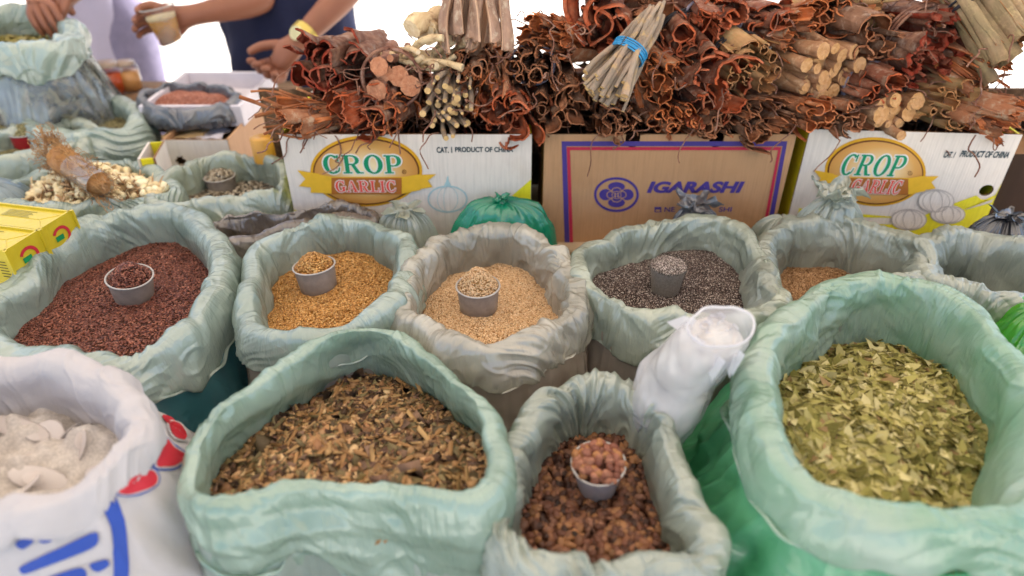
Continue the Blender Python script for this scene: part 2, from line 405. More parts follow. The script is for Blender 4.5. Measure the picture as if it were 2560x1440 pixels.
# ------------------------------------------------------------------ grains
def rot_frames(nrm, yaw):
    z = nrm / np.linalg.norm(nrm, axis=1)[:, None]
    a = np.where(np.abs(z[:, :1]) < .9, np.array([[1., 0, 0]]), np.array([[0, 1., 0]]))
    x = np.cross(a, z); x /= np.linalg.norm(x, axis=1)[:, None]; y = np.cross(z, x)
    c, s = np.cos(yaw)[:, None], np.sin(yaw)[:, None]
    return np.stack([x * c + y * s, -x * s + y * c, z], -1)   # columns = axes
def lens(k=7):
    th = np.arange(k) / k * 2 * np.pi
    V = np.vstack([np.stack([np.cos(th) * .5 * (1 + .12 * np.cos(th)), np.sin(th) * .5, 0 * th], -1), [[.03, 0, .5]], [[0, 0, -.5]]])
    F = [[i, (i + 1) % k, k] for i in range(k)] + [[(i + 1) % k, i, k + 1] for i in range(k)]
    return V, np.array(F)
def ball(k=10, m=6):
    V = []; 
    for i in range(m + 1):
        ph = math.pi * i / m
        for j in range(k):
            V.append([.5 * math.cos(ph), .5 * math.sin(ph) * math.cos(2 * math.pi * j / k), .5 * math.sin(ph) * math.sin(2 * math.pi * j / k)])
    V = np.array(V); F = []
    for i in range(m):
        for j in range(k): F.append([i * k + j, i * k + (j + 1) % k, (i + 1) * k + (j + 1) % k, (i + 1) * k + j])
    return V, np.array(F)
def leaf():
    n = 7; t = np.linspace(0, 1, n); wd = np.sin(t * np.pi) ** .8 * .5; V = []
    for i in range(n):
        for s in (-1, 0, 1): V.append([t[i] - .5, s * wd[i], .35 * abs(s) * wd[i] - .5 * (t[i] - .5) ** 2])
    V = np.array(V); F = []
    for i in range(n - 1):
        for s in (0, 1): F.append([i * 3 + s, (i + 1) * 3 + s, (i + 1) * 3 + s + 1, i * 3 + s + 1])
    return V, np.array(F)
def chip(seed):
    r = np.random.RandomState(seed); V = np.array([[a, b, d] for a in (-.5, .5) for b in (-.5, .5) for d in (-.5, .5)])
    V = V * (1 - .55 * r.rand(8, 1)) + r.normal(0, .07, (8, 3))
    return V, np.array([[0, 1, 3, 2], [4, 6, 7, 5], [0, 4, 5, 1], [2, 3, 7, 6], [0, 2, 6, 4], [1, 5, 7, 3]])
def inst(tmpl, pos, frames, size, cols):
    V0, F0 = tmpl; k = len(V0); n = len(pos)
    V = np.einsum('nij,nkj->nki', frames, V0[None] * size[:, None, :]) + pos[:, None]
    F = F0[None] + (np.arange(n) * k)[:, None, None]
    return V.reshape(-1, 3), F.reshape(-1, F0.shape[1]), np.repeat(cols, k, 0)
def palette(r, n, cols, wts=None, jit=.18):
    c = np.array([srgb(x) for x in cols]); i = r.choice(len(c), n, p=wts)
    return np.clip(c[i] * (1 + jit * r.normal(size=(n, 1))), .004, .95)
GR = {}
def grain(kind, r, n, s=1.):
    """returns templates list with sizes and colours for n grains"""
    def sz(l, w_, t, j=.15): return np.array([l, w_, t]) * s * (1 + j * r.normal(size=(n, 1)))
    if kind == 'brown_flax': return [(lens(8), sz(.0058, .0030, .0013), palette(r, n, ['#7c4432', '#8e523e', '#683628', '#a0664f', '#54291e'], None, .15))]
    if kind == 'gold_flax': return [(lens(8), sz(.0055, .0028, .0013), palette(r, n, ['#c8904a', '#d6a05a', '#b67f3c', '#dcb070', '#a06a30'], None, .12))]
    if kind == 'sesame': return [(lens(6), sz(.0040, .0026, .0016), palette(r, n, ['#d0aa7e', '#dcb98e', '#c69a6c', '#e4c6a0', '#a87a4c'], [.27, .27, .22, .17, .07], .08))]
    if kind == 'chia': return [(lens(6), sz(.0027, .0019, .0014), palette(r, n, ['#3a2e2a', '#564640', '#7a665c', '#b0a094', '#d4c8bc'], [.36, .28, .18, .11, .07], .12))]
    if kind == 'husk': return [(lens(6), sz(.0050, .0017, .0010), palette(r, n, ['#a07850', '#b48a60', '#8a623e', '#c8a078'], None, .12))]
    if kind == 'herb': return [(lens(6), sz(.0045, .0022, .0012), palette(r, n, ['#8a8458', '#a09868', '#6c6644', '#b8ac80'], None, .15))]
    if kind == 'bits':
        out = []
        for q, (l, w_, t, cols) in enumerate([(.007, .0045, .003, ['#a89c88', '#8a7c68', '#6c5e4c', '#c4b8a4'])] * 2):
            m = n // 2; out.append((chip(q + 3), np.array([l, w_, t]) * (1 + .35 * np.abs(r.normal(size=(m, 1)))), palette(r, m, cols)))
        return out
def surf_grains(name, kind, label, Vb, Fb, base_mat, pos, nrm, r, mat, cat, tilt=.35, s=1., lift=.0006, parent=None, dense=1):
    """a base surface with grains lying on it, ONE mesh"""
    mats = [base_mat, mat]
    Vs = [Vb]; F3 = []; F4 = []; m3 = []; m4 = []; cols = [np.full((len(Vb), 3), .1)]
    for f in Fb:
        (F3 if f.shape[1] == 3 else F4).append(f); (m3 if f.shape[1] == 3 else m4).extend([0] * len(f))
    off = len(Vb); items = grain(kind, r, len(pos), s) if isinstance(kind, str) else kind(r, len(pos)); st = 0
    for tm, size, cc in items:
        n = min(len(size), len(pos) - st); p = pos[st:st + n]; nn = nrm[st:st + n] + r.normal(0, tilt, (n, 3)); st += n
        V, F, c = inst(tm, p + nrm[st - n:st] * (lift + size[:n, 2:3] * .3 * (r.rand(n, 1))), rot_frames(nn, r.rand(n) * 6.283), size[:n], cc[:n])
        (F3 if F.shape[1] == 3 else F4).append(F + off); (m3 if F.shape[1] == 3 else m4).extend([1] * len(F))
        Vs.append(V); cols.append(c); off += len(V)
    F = []; fm = []
    if F3: F.append(np.concatenate(F3)); fm += m3
    if F4: F.append(np.concatenate(F4)); fm += m4
    o = obj(name, mesh_np(name, np.concatenate(Vs), F, mats, fm, True, np.concatenate(cols)), parent)
    if label: tag(o, label, cat, None, 'stuff')
    return o
def heap(key, name, label, kind, count, cat, base, mat, mound=.0, rough=.004, s=1., tilt=.3, inset=.6, dz=0., bulk=False, nf=25, slope=(0, 0), lift=.0006, hole=None):
    S = SACKS[key]; n, c0 = S['n'], S['c']; r = np.random.RandomState(S['seed'] + 5)
    Bd = S['C'] - S['N'] * (S['wi'] * inset)[:, None]; zc = S['z'] - S['hi'] + dz
    cen = Bd.mean(0)
    def pos(i, q):       # i float index, q radius 0..1
        i0 = np.floor(i).astype(int) % n; i1 = (i0 + 1) % n; f = (i - np.floor(i))[:, None]
        b = Bd[i0] * (1 - f) + Bd[i1] * f
        P = cen + (b - cen) * q[:, None]
        P3 = np.stack([P[:, 0], P[:, 1], 0 * q], -1)
        P[:, 2] = zc + mound * (1 - q ** 2) + rough * noise(P3 * nf, 3) + rough * 2.2 * noise(P3 * nf * .35, 4) + slope[0] * (P[:, 0] - cen[0]) + slope[1] * (P[:, 1] - cen[1])
        return P
    m = 36; ii = np.arange(0, n, 4).astype(float); qq = np.linspace(.0, 1, m); k = len(ii)
    G = pos(np.repeat(ii, m), np.tile(qq, k)).reshape(k, m, 3)
    Vb = G.reshape(-1, 3); Fb = [grid_faces(k, m, True)]
    if bulk:
        pb = S['pb']; K = len(pb); idx = np.arange(0, n, 4)
        sel = (S['z'] + pb[:, 1] * S['zt'] < zc - .005) & (pb[:, 0] > 0)
        us = pb[sel, 0] * S['wo'] - .012; zs = S['z'] + pb[sel, 1] * S['zt']
        Wl = S['C'][idx][:, None] + us[None, :, None] * S['N'][idx][:, None]; Wl[..., 2] = zs[None]
        Wl = np.concatenate([G[:, -1:], Wl], 1); kk = Wl.shape[1]
        Fb.append(grid_faces(k, kk, True) + len(Vb)); Vb = np.vstack([Vb, Wl.reshape(-1, 3)])
    i = r.rand(count) * n; q = np.sqrt(r.rand(count)) * .985
    P = pos(i, q); e = .002
    A = pos(i + .8, q) - P; Bq = pos(i, np.clip(q + .01, 0, 1.1)) - P
    Nn = np.cross(A, Bq); Nn /= np.linalg.norm(Nn, axis=1)[:, None] + 1e-12; Nn[Nn[:, 2] < 0] *= -1
    o = surf_grains(name, kind, label, Vb, Fb, base, P, Nn, r, mat, cat, tilt, s, lift)
    def zat(x, y):
        P0 = P[np.argmin((P[:, 0] - x) ** 2 + (P[:, 1] - y) ** 2)]; return P0[2]
    S['zat'] = zat; S['heap'] = o
    return o
# ------------------------------------------------------------------ measuring cups
def cup(key, px, py, label, hlabel, kind, hmat, mbase, cm, rt=.036, rb=.028, h=.062, up=.036, lean=(0, 0), count=700, s=1., mound=.016, n_extra=None, glass=False, seed=0, hname='heaped_seeds', z=None, group='measuring cups standing in the sacks'):
    """py,px: centre of the rim in the photograph"""
    S = SACKS.get(key)
    if z is None:
        p = atz(px, py, S['z'] - .03); zs = S['zat'](p[0], p[1]); zr = zs + up
    else: zs = z - up; zr = z
    p = atz(px, py, zr)
    R = (Matrix.Rotation(lean[0], 4, 'Y') @ Matrix.Rotation(lean[1], 4, 'X'))
    Rm = np.array(R.to_3x3())
    t = thing('measuring_cup', p - np.array([0, 0, h]), label, 'measuring cup', group)
    fn = lambda V: V @ Rm.T
    b = MB(); w_ = .0013
    b.lathe([(0.001, -h), (rb, -h), (rb + (rt - rb) * .5, -h * .5), (rt, 0), (rt, .0005), (rt - w_, .0005), (rt - w_, 0), (rb + (rt - rb) * .5 - w_, -h * .5), (rb - w_, -h + w_), (0.001, -h + w_)], p, 48, fn=fn)
    cw = b.obj('cup_wall', cm, t)
    b = MB(); q = np.linspace(0, 2 * np.pi, 14)
    b.lathe([(rt + .0008 + .0016 * math.cos(a), .0005 + .0016 * math.sin(a)) for a in q], p, 48, fn=fn)
    b.obj('rim', cm if glass else M['cup_rim'], t)
    # heaped contents
    r = np.random.RandomState(seed + 3); k, m = 40, 12; rr = rt - .0025
    th = np.arange(k) / k * 6.283; qq = np.linspace(0, 1, m)
    def ph(a, q):
        x = np.cos(a) * q * rr; y = np.sin(a) * q * rr
        z_ = mound * (1 - q ** 1.8) + .002 * noise(np.stack([x, y, 0 * x], -1) * 90, seed) - .002
        return (np.stack([x, y, z_], -1) @ Rm.T) + p
    A, Q = np.meshgrid(th, qq, indexing='ij')
    Vb = ph(A.ravel(), Q.ravel()); Fb = [grid_faces(k, m, True)]
    if glass:   # the fill shows through the wall
        Vw = np.stack([np.stack([np.cos(th) * rad, np.sin(th) * rad, 0 * th + zz], -1) for rad, zz in ((rr, -.002), (rb + (rt - rb) * .5 - .0025, -h * .5), (rb - .002, -h + .003))], 1).reshape(-1, 3) @ Rm.T + p
        Fb.append(grid_faces(k, 3, True) + len(Vb)); Vb = np.vstack([Vb, Vw])
    a = r.rand(count) * 6.283; q = np.sqrt(r.rand(count)); P = ph(a, q)
    nr = np.stack([np.cos(a) * q * 1.2, np.sin(a) * q * 1.2, 1 + 0 * a], -1) @ Rm.T; nr /= np.linalg.norm(nr, axis=1)[:, None]
    surf_grains(hname, kind, hlabel, Vb, Fb, mbase, P, nr, r, hmat, 'seeds', .35, s)
    return t
# ------------------------------------------------------------------ materials in use
M = {}
M['sage'] = film('sage_film', '#b6c4b8', '#9fb0a4', .30, .05, .30, 1)
M['sage_b'] = film('sage_film_cool', '#b8c6ba', '#a0b2a6', .30, .06, .24, 2)
M['sage_pale'] = film('sage_film_pale', '#bcc4b2', '#a6b0a0', .30, .07, .25, 3)
M['mint'] = film('mint_film', '#b2c8b6', '#9ab6a2', .34, .06, .30, 4)
M['clear_grey'] = film('clear_grey_film', '#cfcabb', '#b5b2a4', .30, .22, .18, 5, .7)
M['clear_dark'] = film('clear_body_film', '#d2c4b6', '#bcaea2', .25, .32, .18, 6, .7)
M['teal'] = film('teal_film', '#4f929c', '#3e7c88', .25, .02, .35, 7)
M['green'] = film('green_film', '#70c694', '#58b27e', .35, .02, .38, 8)
M['green_cuff'] = film('green_cuff_film', '#b6cab8', '#98c0a4', .38, .05, .32, 9)
M['grey_sage'] = film('grey_sage_film', '#b6bcae', '#a0a89a', .30, .05, .34, 10)
M['nut_bag'] = film('nut_bag_film', '#b4baa9', '#9ca79a', .30, .06, .34, 11)
M['brown_film'] = film('brown_grey_film', '#8c8075', '#736860', .25, .08, .3, 12)
M['smoke'] = film('smoke_film', '#77797f', '#5d5f66', .25, .06, .35, 13)
M['black_film'] = film('black_film', '#2a2a30', '#202026', .1, 0, .35, 14)
M['emerald'] = film('emerald_film', '#22b087', '#159a74', .42, .04, .3, 15)
M['neon'] = film('neon_green_film', '#62c030', '#4aa822', .4, .03, .25, 16)
M['white_film'] = film('white_film', '#f0eef0', '#e4e2e8', .45, .10, .25, 17)
M['pink_film'] = film('pink_film', '#d9a2a6', '#c04850', .4, .08, .3, 18)
M['blue_grey'] = film('blue_grey_film', '#8fa5aa', '#748a94', .3, .08, .25, 19)
M['cloth'] = solid('woven_white_cloth', '#d0cac9', .85, .1, .03, 20, .5, 500, trans=.15)
M['cup_metal'] = solid('dull_cup', '#93877e', .45, .4, .12, 60, .15, 200)
M['cup_rim'] = solid('pale_rim', '#aca6a0', .35, .5, .03)
M['cup_white'] = solid('frosted_white_cup', '#bdb9c2', .35, .5, .04, trans=.3)
def dk(n_, c): return solid(n_, c, .8, .15, .15, 300)
M['v_gloss'] = vcol('grain_glossy', .38, .5)
M['v_mat'] = vcol('grain_matt', .6, .3)
M['v_leaf'] = vcol('dry_leaf', .75, .15, .4, 300, trans=.15)
M['gum'] = vcol('gum_surface', .3, .4, .3, 60, trans=.2)
M['v_nut'] = vcol('nut_shell', .5, .3, .5, 250)

# ------------------------------------------------------------------ the sacks of the front rows
GP = 'open plastic sacks of seeds and herbs'
sack('flax', 'seed_sack', 'pale sage plastic sack with teal body full of brown flax seeds', [(40, 680), (110, 612), (200, 560), (300, 528), (400, 512), (470, 530), (528, 580), (545, 660), (525, 740), (475, 805), (400, 858), (320, 898), (210, 900), (100, 868), (0, 850), (-70, 800), (-40, 730)], .42, .030, .030, .075, .085, M['sage'], M['teal'], 1, bamp=.003)
sack('gold', 'seed_sack', 'pale sage plastic sack full of golden flax seeds, beside the teal one', [(632, 660), (655, 605), (720, 572), (800, 553), (880, 545), (950, 558), (1000, 590), (1008, 640), (995, 700), (965, 755), (900, 796), (820, 818), (740, 832), (672, 824), (628, 788), (615, 730)], .42, .022, .028, .075, .06, M['sage_b'], M['clear_dark'], 2, bamp=.004, bulge=1.2)
sack('sesame', 'seed_sack', 'clear greyish plastic sack full of cream sesame seeds', [(1010, 720), (1040, 650), (1085, 602), (1150, 572), (1250, 562), (1330, 580), (1385, 625), (1422, 690), (1435, 750), (1385, 800), (1310, 845), (1220, 860), (1130, 838), (1060, 805), (1015, 765)], .42, .025, .028, .08, .07, M['clear_grey'], M['clear_dark'], 3, bamp=.006, bulge=1.3, amp=.011)
sack('chia', 'seed_sack', 'pale green plastic sack full of dark speckled chia seeds', [(1455, 620), (1520, 588), (1600, 563), (1700, 548), (1790, 548), (1855, 582), (1905, 635), (1945, 690), (1945, 750), (1870, 790), (1780, 795), (1680, 783), (1580, 765), (1500, 722), (1455, 672)], .42, .020, .026, .075, .075, M['sage_pale'], M['clear_dark'], 4, bamp=.004, bulge=1.1)
sack('husk', 'seed_sack', 'pale green plastic sack of light brown seeds behind the leaf sack', [(1905, 600), (1955, 556), (2050, 545), (2160, 560), (2250, 590), (2320, 630), (2325, 670), (2230, 692), (2120, 722), (2030, 762), (1965, 748), (1915, 680)], .42, .030, .028, .10, .08, M['grey_sage'], M['grey_sage'], 5)
sack('mix', 'herb_sack', 'mint plastic sack full of chopped brown bark and leaf mix', [(500, 1150), (552, 1040), (664, 945), (780, 868), (870, 830), (950, 832), (1030, 868), (1120, 925), (1195, 1005), (1238, 1095), (1240, 1180), (1180, 1232), (1080, 1238), (960, 1225), (830, 1214), (690, 1220), (565, 1252), (495, 1228)], .42, .014, .024, .085, .075, M['mint'], M['sage'], 6, amp=.012, pleat=.005, pf=6, crf=11, lean=.020, hfun=lambda th, C: 1 + .75 * np.clip((.62 - C[:, 1]) * 12, 0, 1))
sack('nut', 'nut_sack', 'grey green plastic sack full of brown nuts with a white cup', [(1290, 1125), (1325, 1040), (1395, 968), (1490, 948), (1580, 962), (1650, 1022), (1690, 1120), (1730, 1220), (1765, 1310), (1765, 1390), (1680, 1400), (1600, 1385), (1500, 1425), (1400, 1395), (1315, 1370), (1265, 1300), (1268, 1210)], .40, .026, .026, .10, .07, M['nut_bag'], M['nut_bag'], 7, amp=.009, pleat=.010, pf=13, crf=12)
sack('leaf', 'herb_sack', 'large green plastic sack full of dry olive green leaves', [(1905, 970), (1908, 880), (1958, 800), (2050, 742), (2150, 700), (2240, 698), (2350, 722), (2440, 772), (2520, 865), (2580, 980), (2600, 1120), (2580, 1230), (2480, 1275), (2350, 1290), (2200, 1275), (2080, 1240), (1990, 1165), (1930, 1065)], .46, .030, .030, .12, .085, M['green_cuff'], M['green'], 8, amp=.013, pleat=.006, pf=7, crf=10, bulge=2.6, bamp=.010)
sack('white', 'cloth_sack', 'white woven cloth sack with red and blue print, full of pale gum lumps', [(-150, 960), (-60, 915), (40, 900), (130, 893), (220, 915), (285, 960), (318, 1040), (300, 1110), (240, 1180), (140, 1225), (30, 1250), (-80, 1260), (-190, 1190), (-210, 1060)], .46, .030, .022, .08, .045, M['cloth'], M['cloth'], 9, amp=.007, pleat=.004, pf=6, crf=9, bulge=4.4, bamp=.006, group=None, cat='cloth sack')
sack('far', 'herb_sack', 'grey green plastic sack at the far right edge holding something dark', [(2312, 650), (2345, 585), (2430, 565), (2560, 598), (2680, 640), (2700, 720), (2600, 735), (2500, 725), (2420, 705), (2350, 690)], .42, .034, .028, .13, .10, M['grey_sage'], M['grey_sage'], 10)

heap('flax', 'brown_flax_seeds', 'brown flax seeds filling the teal sack', 'brown_flax', 17000, 'seeds', dk('flax_under', '#4a2e24'), M['v_gloss'], .012)
heap('gold', 'golden_flax_seeds', 'golden flax seeds filling a pale sack', 'gold_flax', 14000, 'seeds', dk('gold_under', '#8a5c28'), M['v_gloss'], .016, bulk=True)
heap('sesame', 'sesame_seeds', 'cream sesame seeds filling the clear sack', 'sesame', 24000, 'seeds', dk('sesame_under', '#9a7448'), M['v_mat'], .014, bulk=True)
heap('chia', 'chia_seeds', 'dark speckled chia seeds filling a pale sack', 'chia', 42000, 'seeds', dk('chia_under', '#2a2120'), M['v_mat'], .018, bulk=True, slope=(0, .08))
heap('husk', 'brown_husk_seeds', 'light brown husky seeds in the sack behind the leaf sack', 'husk', 14000, 'seeds', dk('husk_under', '#6e4a2c'), M['v_mat'], .01)
def mixk(r, n):
    out = []; per = n // 10
    specs = [(.014, .007, .0018, ['#80603f', '#684a30', '#8c6a4a']), (.017, .010, .0012, ['#6c5c3c', '#7c6c48', '#5c4c34']), (.019, .0045, .003, ['#a07c54', '#b89068', '#8c6844']),
             (.010, .008, .005, ['#b48c60', '#a07850', '#946a48']), (.022, .012, .0014, ['#86644e', '#967660', '#6e503e']), (.011, .006, .003, ['#5a4230', '#4c3826']),
             (.028, .004, .003, ['#9c7448', '#b08c5c']), (.009, .006, .004, ['#80603e', '#987450']), (.016, .010, .001, ['#6c5c3c', '#7a6a46']), (.008, .006, .004, ['#c4a478', '#a88458'])]
    for q, (l, w_, t, cols) in enumerate(specs):
        sz = np.array([l * 1.3, w_ * 1.3, t]) * (1 + .3 * r.normal(size=(per, 1)))
        out.append((chip(q), np.abs(sz), palette(r, per, cols, None, .15)))
    return out
heap('mix', 'chopped_bark_mix', 'chopped brown bark and leaf bits filling the front mint sack', mixk, 7500, 'herbs', dk('mix_under', '#3c2c1c'), M['v_mat'], .012, .007, tilt=.34, lift=.001, slope=(0, -.10), inset=-.55, s=1.)
def leafk(r, n):
    sz = np.stack([.038 * (1 + .25 * r.normal(size=n)), .0145 * (1 + .25 * r.normal(size=n)), .006 + 0 * np.arange(n)], -1)
    return [(leaf(), np.abs(sz), palette(r, n, ['#a89e5c', '#bcb074', '#90884a', '#c8bc88', '#726a38', '#9c8058'], [.27, .25, .2, .14, .1, .04], .1))]
heap('leaf', 'dry_green_leaves', 'dry olive green leaves filling the large green sack', leafk, 4600, 'leaves', dk('leaf_under', '#4c4c28'), M['v_leaf'], .035, .012, tilt=.3, nf=14, lift=.002)
def nutk(r, n):
    m = int(n * .85); sz = np.stack([.0170 * (1 + .15 * r.normal(size=n)), .0120 * (1 + .12 * r.normal(size=n)), .0110 + 0 * np.arange(n)], -1)
    sz[m:] = sz[m:] * np.array([1.4, .55, .5])
    return [(ball(), np.abs(sz), palette(r, n, ['#66402f', '#785038', '#523426', '#8c6240', '#7e5844', '#3c261c'], None, .18))]
heap('nut', 'brown_nuts', 'small round brown nuts filling the grey green sack', nutk, 1000, 'nuts', dk('nut_under', '#3a2014'), M['v_nut'], .008, .005, tilt=.6, lift=.003)
def gumk(r, n):
    sz = np.stack([.046 * (1 + .35 * r.normal(size=n)), .034 * (1 + .35 * r.normal(size=n)), .0036 + 0 * np.arange(n)], -1)
    return [(ball(12, 8), np.abs(sz), palette(r, n, ['#d2c8c0', '#ccc0b8', '#d8cec8'], None, .015))]
heap('white', 'pale_gum_lumps', 'pale beige lumps filling the white cloth sack', gumk, 26, 'gum lumps', dk('gum_under', '#ccc2b8'), M['gum'], .012, .013, tilt=.05, lift=-.003, nf=42)
heap('far', 'dark_contents', 'dark contents in the sack at the far right edge', 'chia', 6000, 'herbs', dk('far_under', '#1c1716'), M['v_mat'], .0)

cup('flax', 324, 692, 'grey measuring cup heaped with brown flax seeds', 'brown flax seeds heaped in the grey cup', 'brown_flax', M['v_gloss'], dk('fu', '#4a2e24'), M['cup_metal'], .0365, .030, .062, .044, (.12, .05), 900, mound=.027, hname='heaped_brown_flax', seed=1)
cup('gold', 785, 664, 'grey measuring cup heaped with golden flax seeds', 'golden flax seeds heaped in the grey cup', 'gold_flax', M['v_gloss'], dk('gu', '#8a5c28'), M['cup_metal'], .036, .031, .062, .045, (-.06, -.08), 900, mound=.026, hname='heaped_golden_flax', seed=2)
cup('sesame', 1195, 715, 'grey measuring cup heaped with cream sesame seeds', 'cream sesame seeds heaped in the cup', 'sesame', M['v_mat'], dk('su', '#9a7448'), M['cup_metal'], .036, .031, .062, .046, (0, .0), 1500, mound=.036, hname='heaped_sesame', seed=3)
mg, ntg, og = newmat('clear_glass')
gl = N(ntg, "ShaderNodeBsdfGlossy", Roughness=.08); gt = N(ntg, "ShaderNodeBsdfTransparent"); gt.inputs[0].default_value = (.95, .96, .96, 1)
lw = ntg.nodes.new("ShaderNodeLayerWeight"); lw.inputs[0].default_value = .25; gm = ntg.nodes.new("ShaderNodeMixShader")
ntg.links.new(math_(ntg, 'MULTIPLY', math_(ntg, 'POWER', lw.outputs[1], 2.), .6), gm.inputs[0]); ntg.links.new(gt.outputs[0], gm.inputs[1]); ntg.links.new(gl.outputs[0], gm.inputs[2]); ntg.links.new(gm.outputs[0], og.inputs[0])
M['glass'] = mg
cup('chia', 1672, 662, 'clear glass cup filled with grey chia seeds', 'grey chia seeds filling the clear glass', lambda r, n: [(lens(6), np.array([.0027, .0019, .0014]) * (1 + .1 * r.normal(size=(n, 1))), palette(r, n, ['#5a4c46', '#7c6c62', '#a4948a', '#cfc2b6', '#3a302c']))], M['v_mat'], dk('cu', '#988a7e'), M['glass'], .034, .025, .070, .050, (0, 0), 2600, mound=.010, glass=True, hname='heaped_chia', seed=4)
def nut_cup(r, n):
    return [(ball(), np.stack([.0145 + 0 * np.arange(n), .0115 + 0 * np.arange(n), .011 + 0 * np.arange(n)], -1) * (1 + .1 * r.normal(size=(n, 1))), palette(r, n, ['#8a5844', '#96644c', '#7a4a38', '#9c6a40'], None, .08))]
cup('nut', 1496, 1158, 'white tapered cup heaped with brown nuts', 'brown nuts heaped in the white cup', nut_cup, M['v_nut'], dk('nu', '#3a2014'), M['cup_white'], .034, .019, .085, .060, (-.05, .10), 80, mound=.014, hname='heaped_nuts', seed=5)
# ------------------------------------------------------------------ stand under the goods
def stand():
    t = thing('display_table', (0, 1.0, GZ), 'low table under the sacks, covered with a beige brown sheet', 'table')
    b = MB(); b.box((0, 1.12, -.02), (3.2, 2.06, .04)); b.obj('table_top', solid('table_sheet', '#a08c78', .7, .2, .1, 12, .3, 40), t)
    wm = bark('table_wood', '#6e4c34', '#8c6848')
    for x in (-1.5, 1.5):
        for y in (.2, 2.05):
            b = MB(); b.box((x, y, (GZ - .04) / 2), (.06, .06, -.04 - GZ)); b.obj('leg', wm, t)
    t = thing('wooden_riser', (.45, 1.5, 0), 'beige board riser on which the three printed cartons stand', 'riser')
    bm_ = solid('riser_board', '#c9ab8a', .8, .2, .1, 9)
    b = MB(); b.box((.50, 1.50, .285), (2.12, .46, .02)); b.obj('board', bm_, t)
    for x in (-.5, .43, 1.36):
        b = MB(); b.box((x, 1.54, .1375), (.03, .42, .275)); b.obj('leg', bm_, t)
stand()
# ------------------------------------------------------------------ printed cartons
RZ = .296
M['card_in'] = solid('card_inside', '#8c6a4c', .85, .15, .1, 20)
def cardmat(name, c, c2=None):
    m, nt, o = newmat(name); c = srgb(c)
    tc = coords(nt); sp = nt.nodes.new("ShaderNodeSeparateXYZ"); nt.links.new(tc, sp.inputs[0])
    wv = math_(nt, 'SINE', math_(nt, 'MULTIPLY', sp.outputs[0], 1100.))
    a = ntex(nt, coords(nt, (30, 30, 2)), 6, 4, .6); d = ntex(nt, coords(nt), 9, 4, .6)
    colr = mixrgb(nt, c, tuple(x * .86 for x in c), ramp(nt, a, [(.45, 0), (.75, 1)]))
    colr = mixrgb(nt, colr, tuple(x * y for x, y in zip(c, (.82, .76, .68))), ramp(nt, d, [(.5, 0), (.75, .6)]))
    p = N(nt, "ShaderNodeBsdfPrincipled", Roughness=.6); p.inputs['Specular IOR Level'].default_value = .25
    nt.links.new(colr, p.inputs['Base Color'])
    nb = bump(nt, wv, .12, .0006); nb = bump(nt, a, .25, .002, nb); nb = bump(nt, d, .4, .01, nb)
    nt.links.new(nb, p.inputs['Normal']); nt.links.new(p.outputs[0], o.inputs[0]); return m
M['card_white'] = cardmat('white_print_card', '#ddd2c8'); M['card_brown'] = cardmat('brown_card', '#b98e68')
M['yellow'] = cardmat('yellow_print', '#ded22a'); M['yellow_l'] = cardmat('pale_yellow_print', '#e0d89a')
def ink(name, c, rough=.5): M[name] = solid('ink_' + name, c, rough, .3, .04, 60)
ink('k', '#1c3a44'); ink('cgreen', '#0e8a60'); ink('cwhite', '#e6e0da'); ink('gred', '#dd5040'); ink('purple', '#4a3a86'); ink('red', '#b82c48')
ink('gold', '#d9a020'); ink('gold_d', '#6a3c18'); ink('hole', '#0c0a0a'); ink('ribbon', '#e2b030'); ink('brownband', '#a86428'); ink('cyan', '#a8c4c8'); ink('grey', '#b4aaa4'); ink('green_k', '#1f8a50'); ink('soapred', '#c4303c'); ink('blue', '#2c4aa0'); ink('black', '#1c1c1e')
m, nt, o = newmat('ink_oval')   # printed warm oval, cream in the middle
g = nt.nodes.new("ShaderNodeTexGradient"); g.gradient_type = 'SPHERICAL'
tc = nt.nodes.new("ShaderNodeTexCoord"); mp = nt.nodes.new("ShaderNodeMapping"); nt.links.new(tc.outputs['Object'], mp.inputs[0]); nt.links.new(mp.outputs[0], g.inputs[0])
mp.inputs['Scale'].default_value = (8.5, 8.5, 11.5)
p = N(nt, "ShaderNodeBsdfPrincipled", Roughness=.5); nt.links.new(ramp(nt, g.outputs[0], [(0, srgb('#b8792e')), (.35, srgb('#d09a50')), (.8, srgb('#eed8ac'))]), p.inputs['Base Color']); nt.links.new(p.outputs[0], o.inputs[0]); M['oval'] = m
class Face:
    """front face of a box through two top corners; prints are placed by photo pixel on that real plane"""
    def __init__(s, A, B, H):
        s.A = np.array(A, float); s.U = np.array(B, float) - s.A; s.W = np.linalg.norm(s.U[:2]); s.U[2] = 0; s.U /= np.linalg.norm(s.U)
        s.Nn = np.array([s.U[1], -s.U[0], 0]); s.H = H; s.Z = np.array([0, 0, 1.])
    def px(s, x, y):
        d = ray(x, y); t = ((s.A - CP) @ s.Nn) / (d @ s.Nn); P = CP + d * t - s.A
        return np.array([P @ s.U, P[2]])
    def w(s, uv, lift=0.): uv = np.asarray(uv, float); return s.A + uv[..., :1] * s.U + uv[..., 1:2] * s.Z + s.Nn * lift
def prism(face, uv, lift, name, m, parent, th=.0004, label=None, px=True):
    """a flat print patch: polygon in photo pixels"""
    P = np.array([face.px(*q) for q in uv]) if px else np.array(uv, float)
    P[:, 0] = np.clip(P[:, 0], .0005, face.W - .0005); P[:, 1] = np.clip(P[:, 1], -face.H, -.0005)
    cu = bpy.data.curves.new(name, 'CURVE'); cu.dimensions = '2D'; cu.fill_mode = 'BOTH'
    sp = cu.splines.new('POLY'); sp.points.add(len(P) - 1)
    for q, (x, y) in zip(sp.points, P): q.co = (x, y, 0, 1)
    sp.use_cyclic_u = True
    return flat(face, cu, lift, name, m, parent, label)
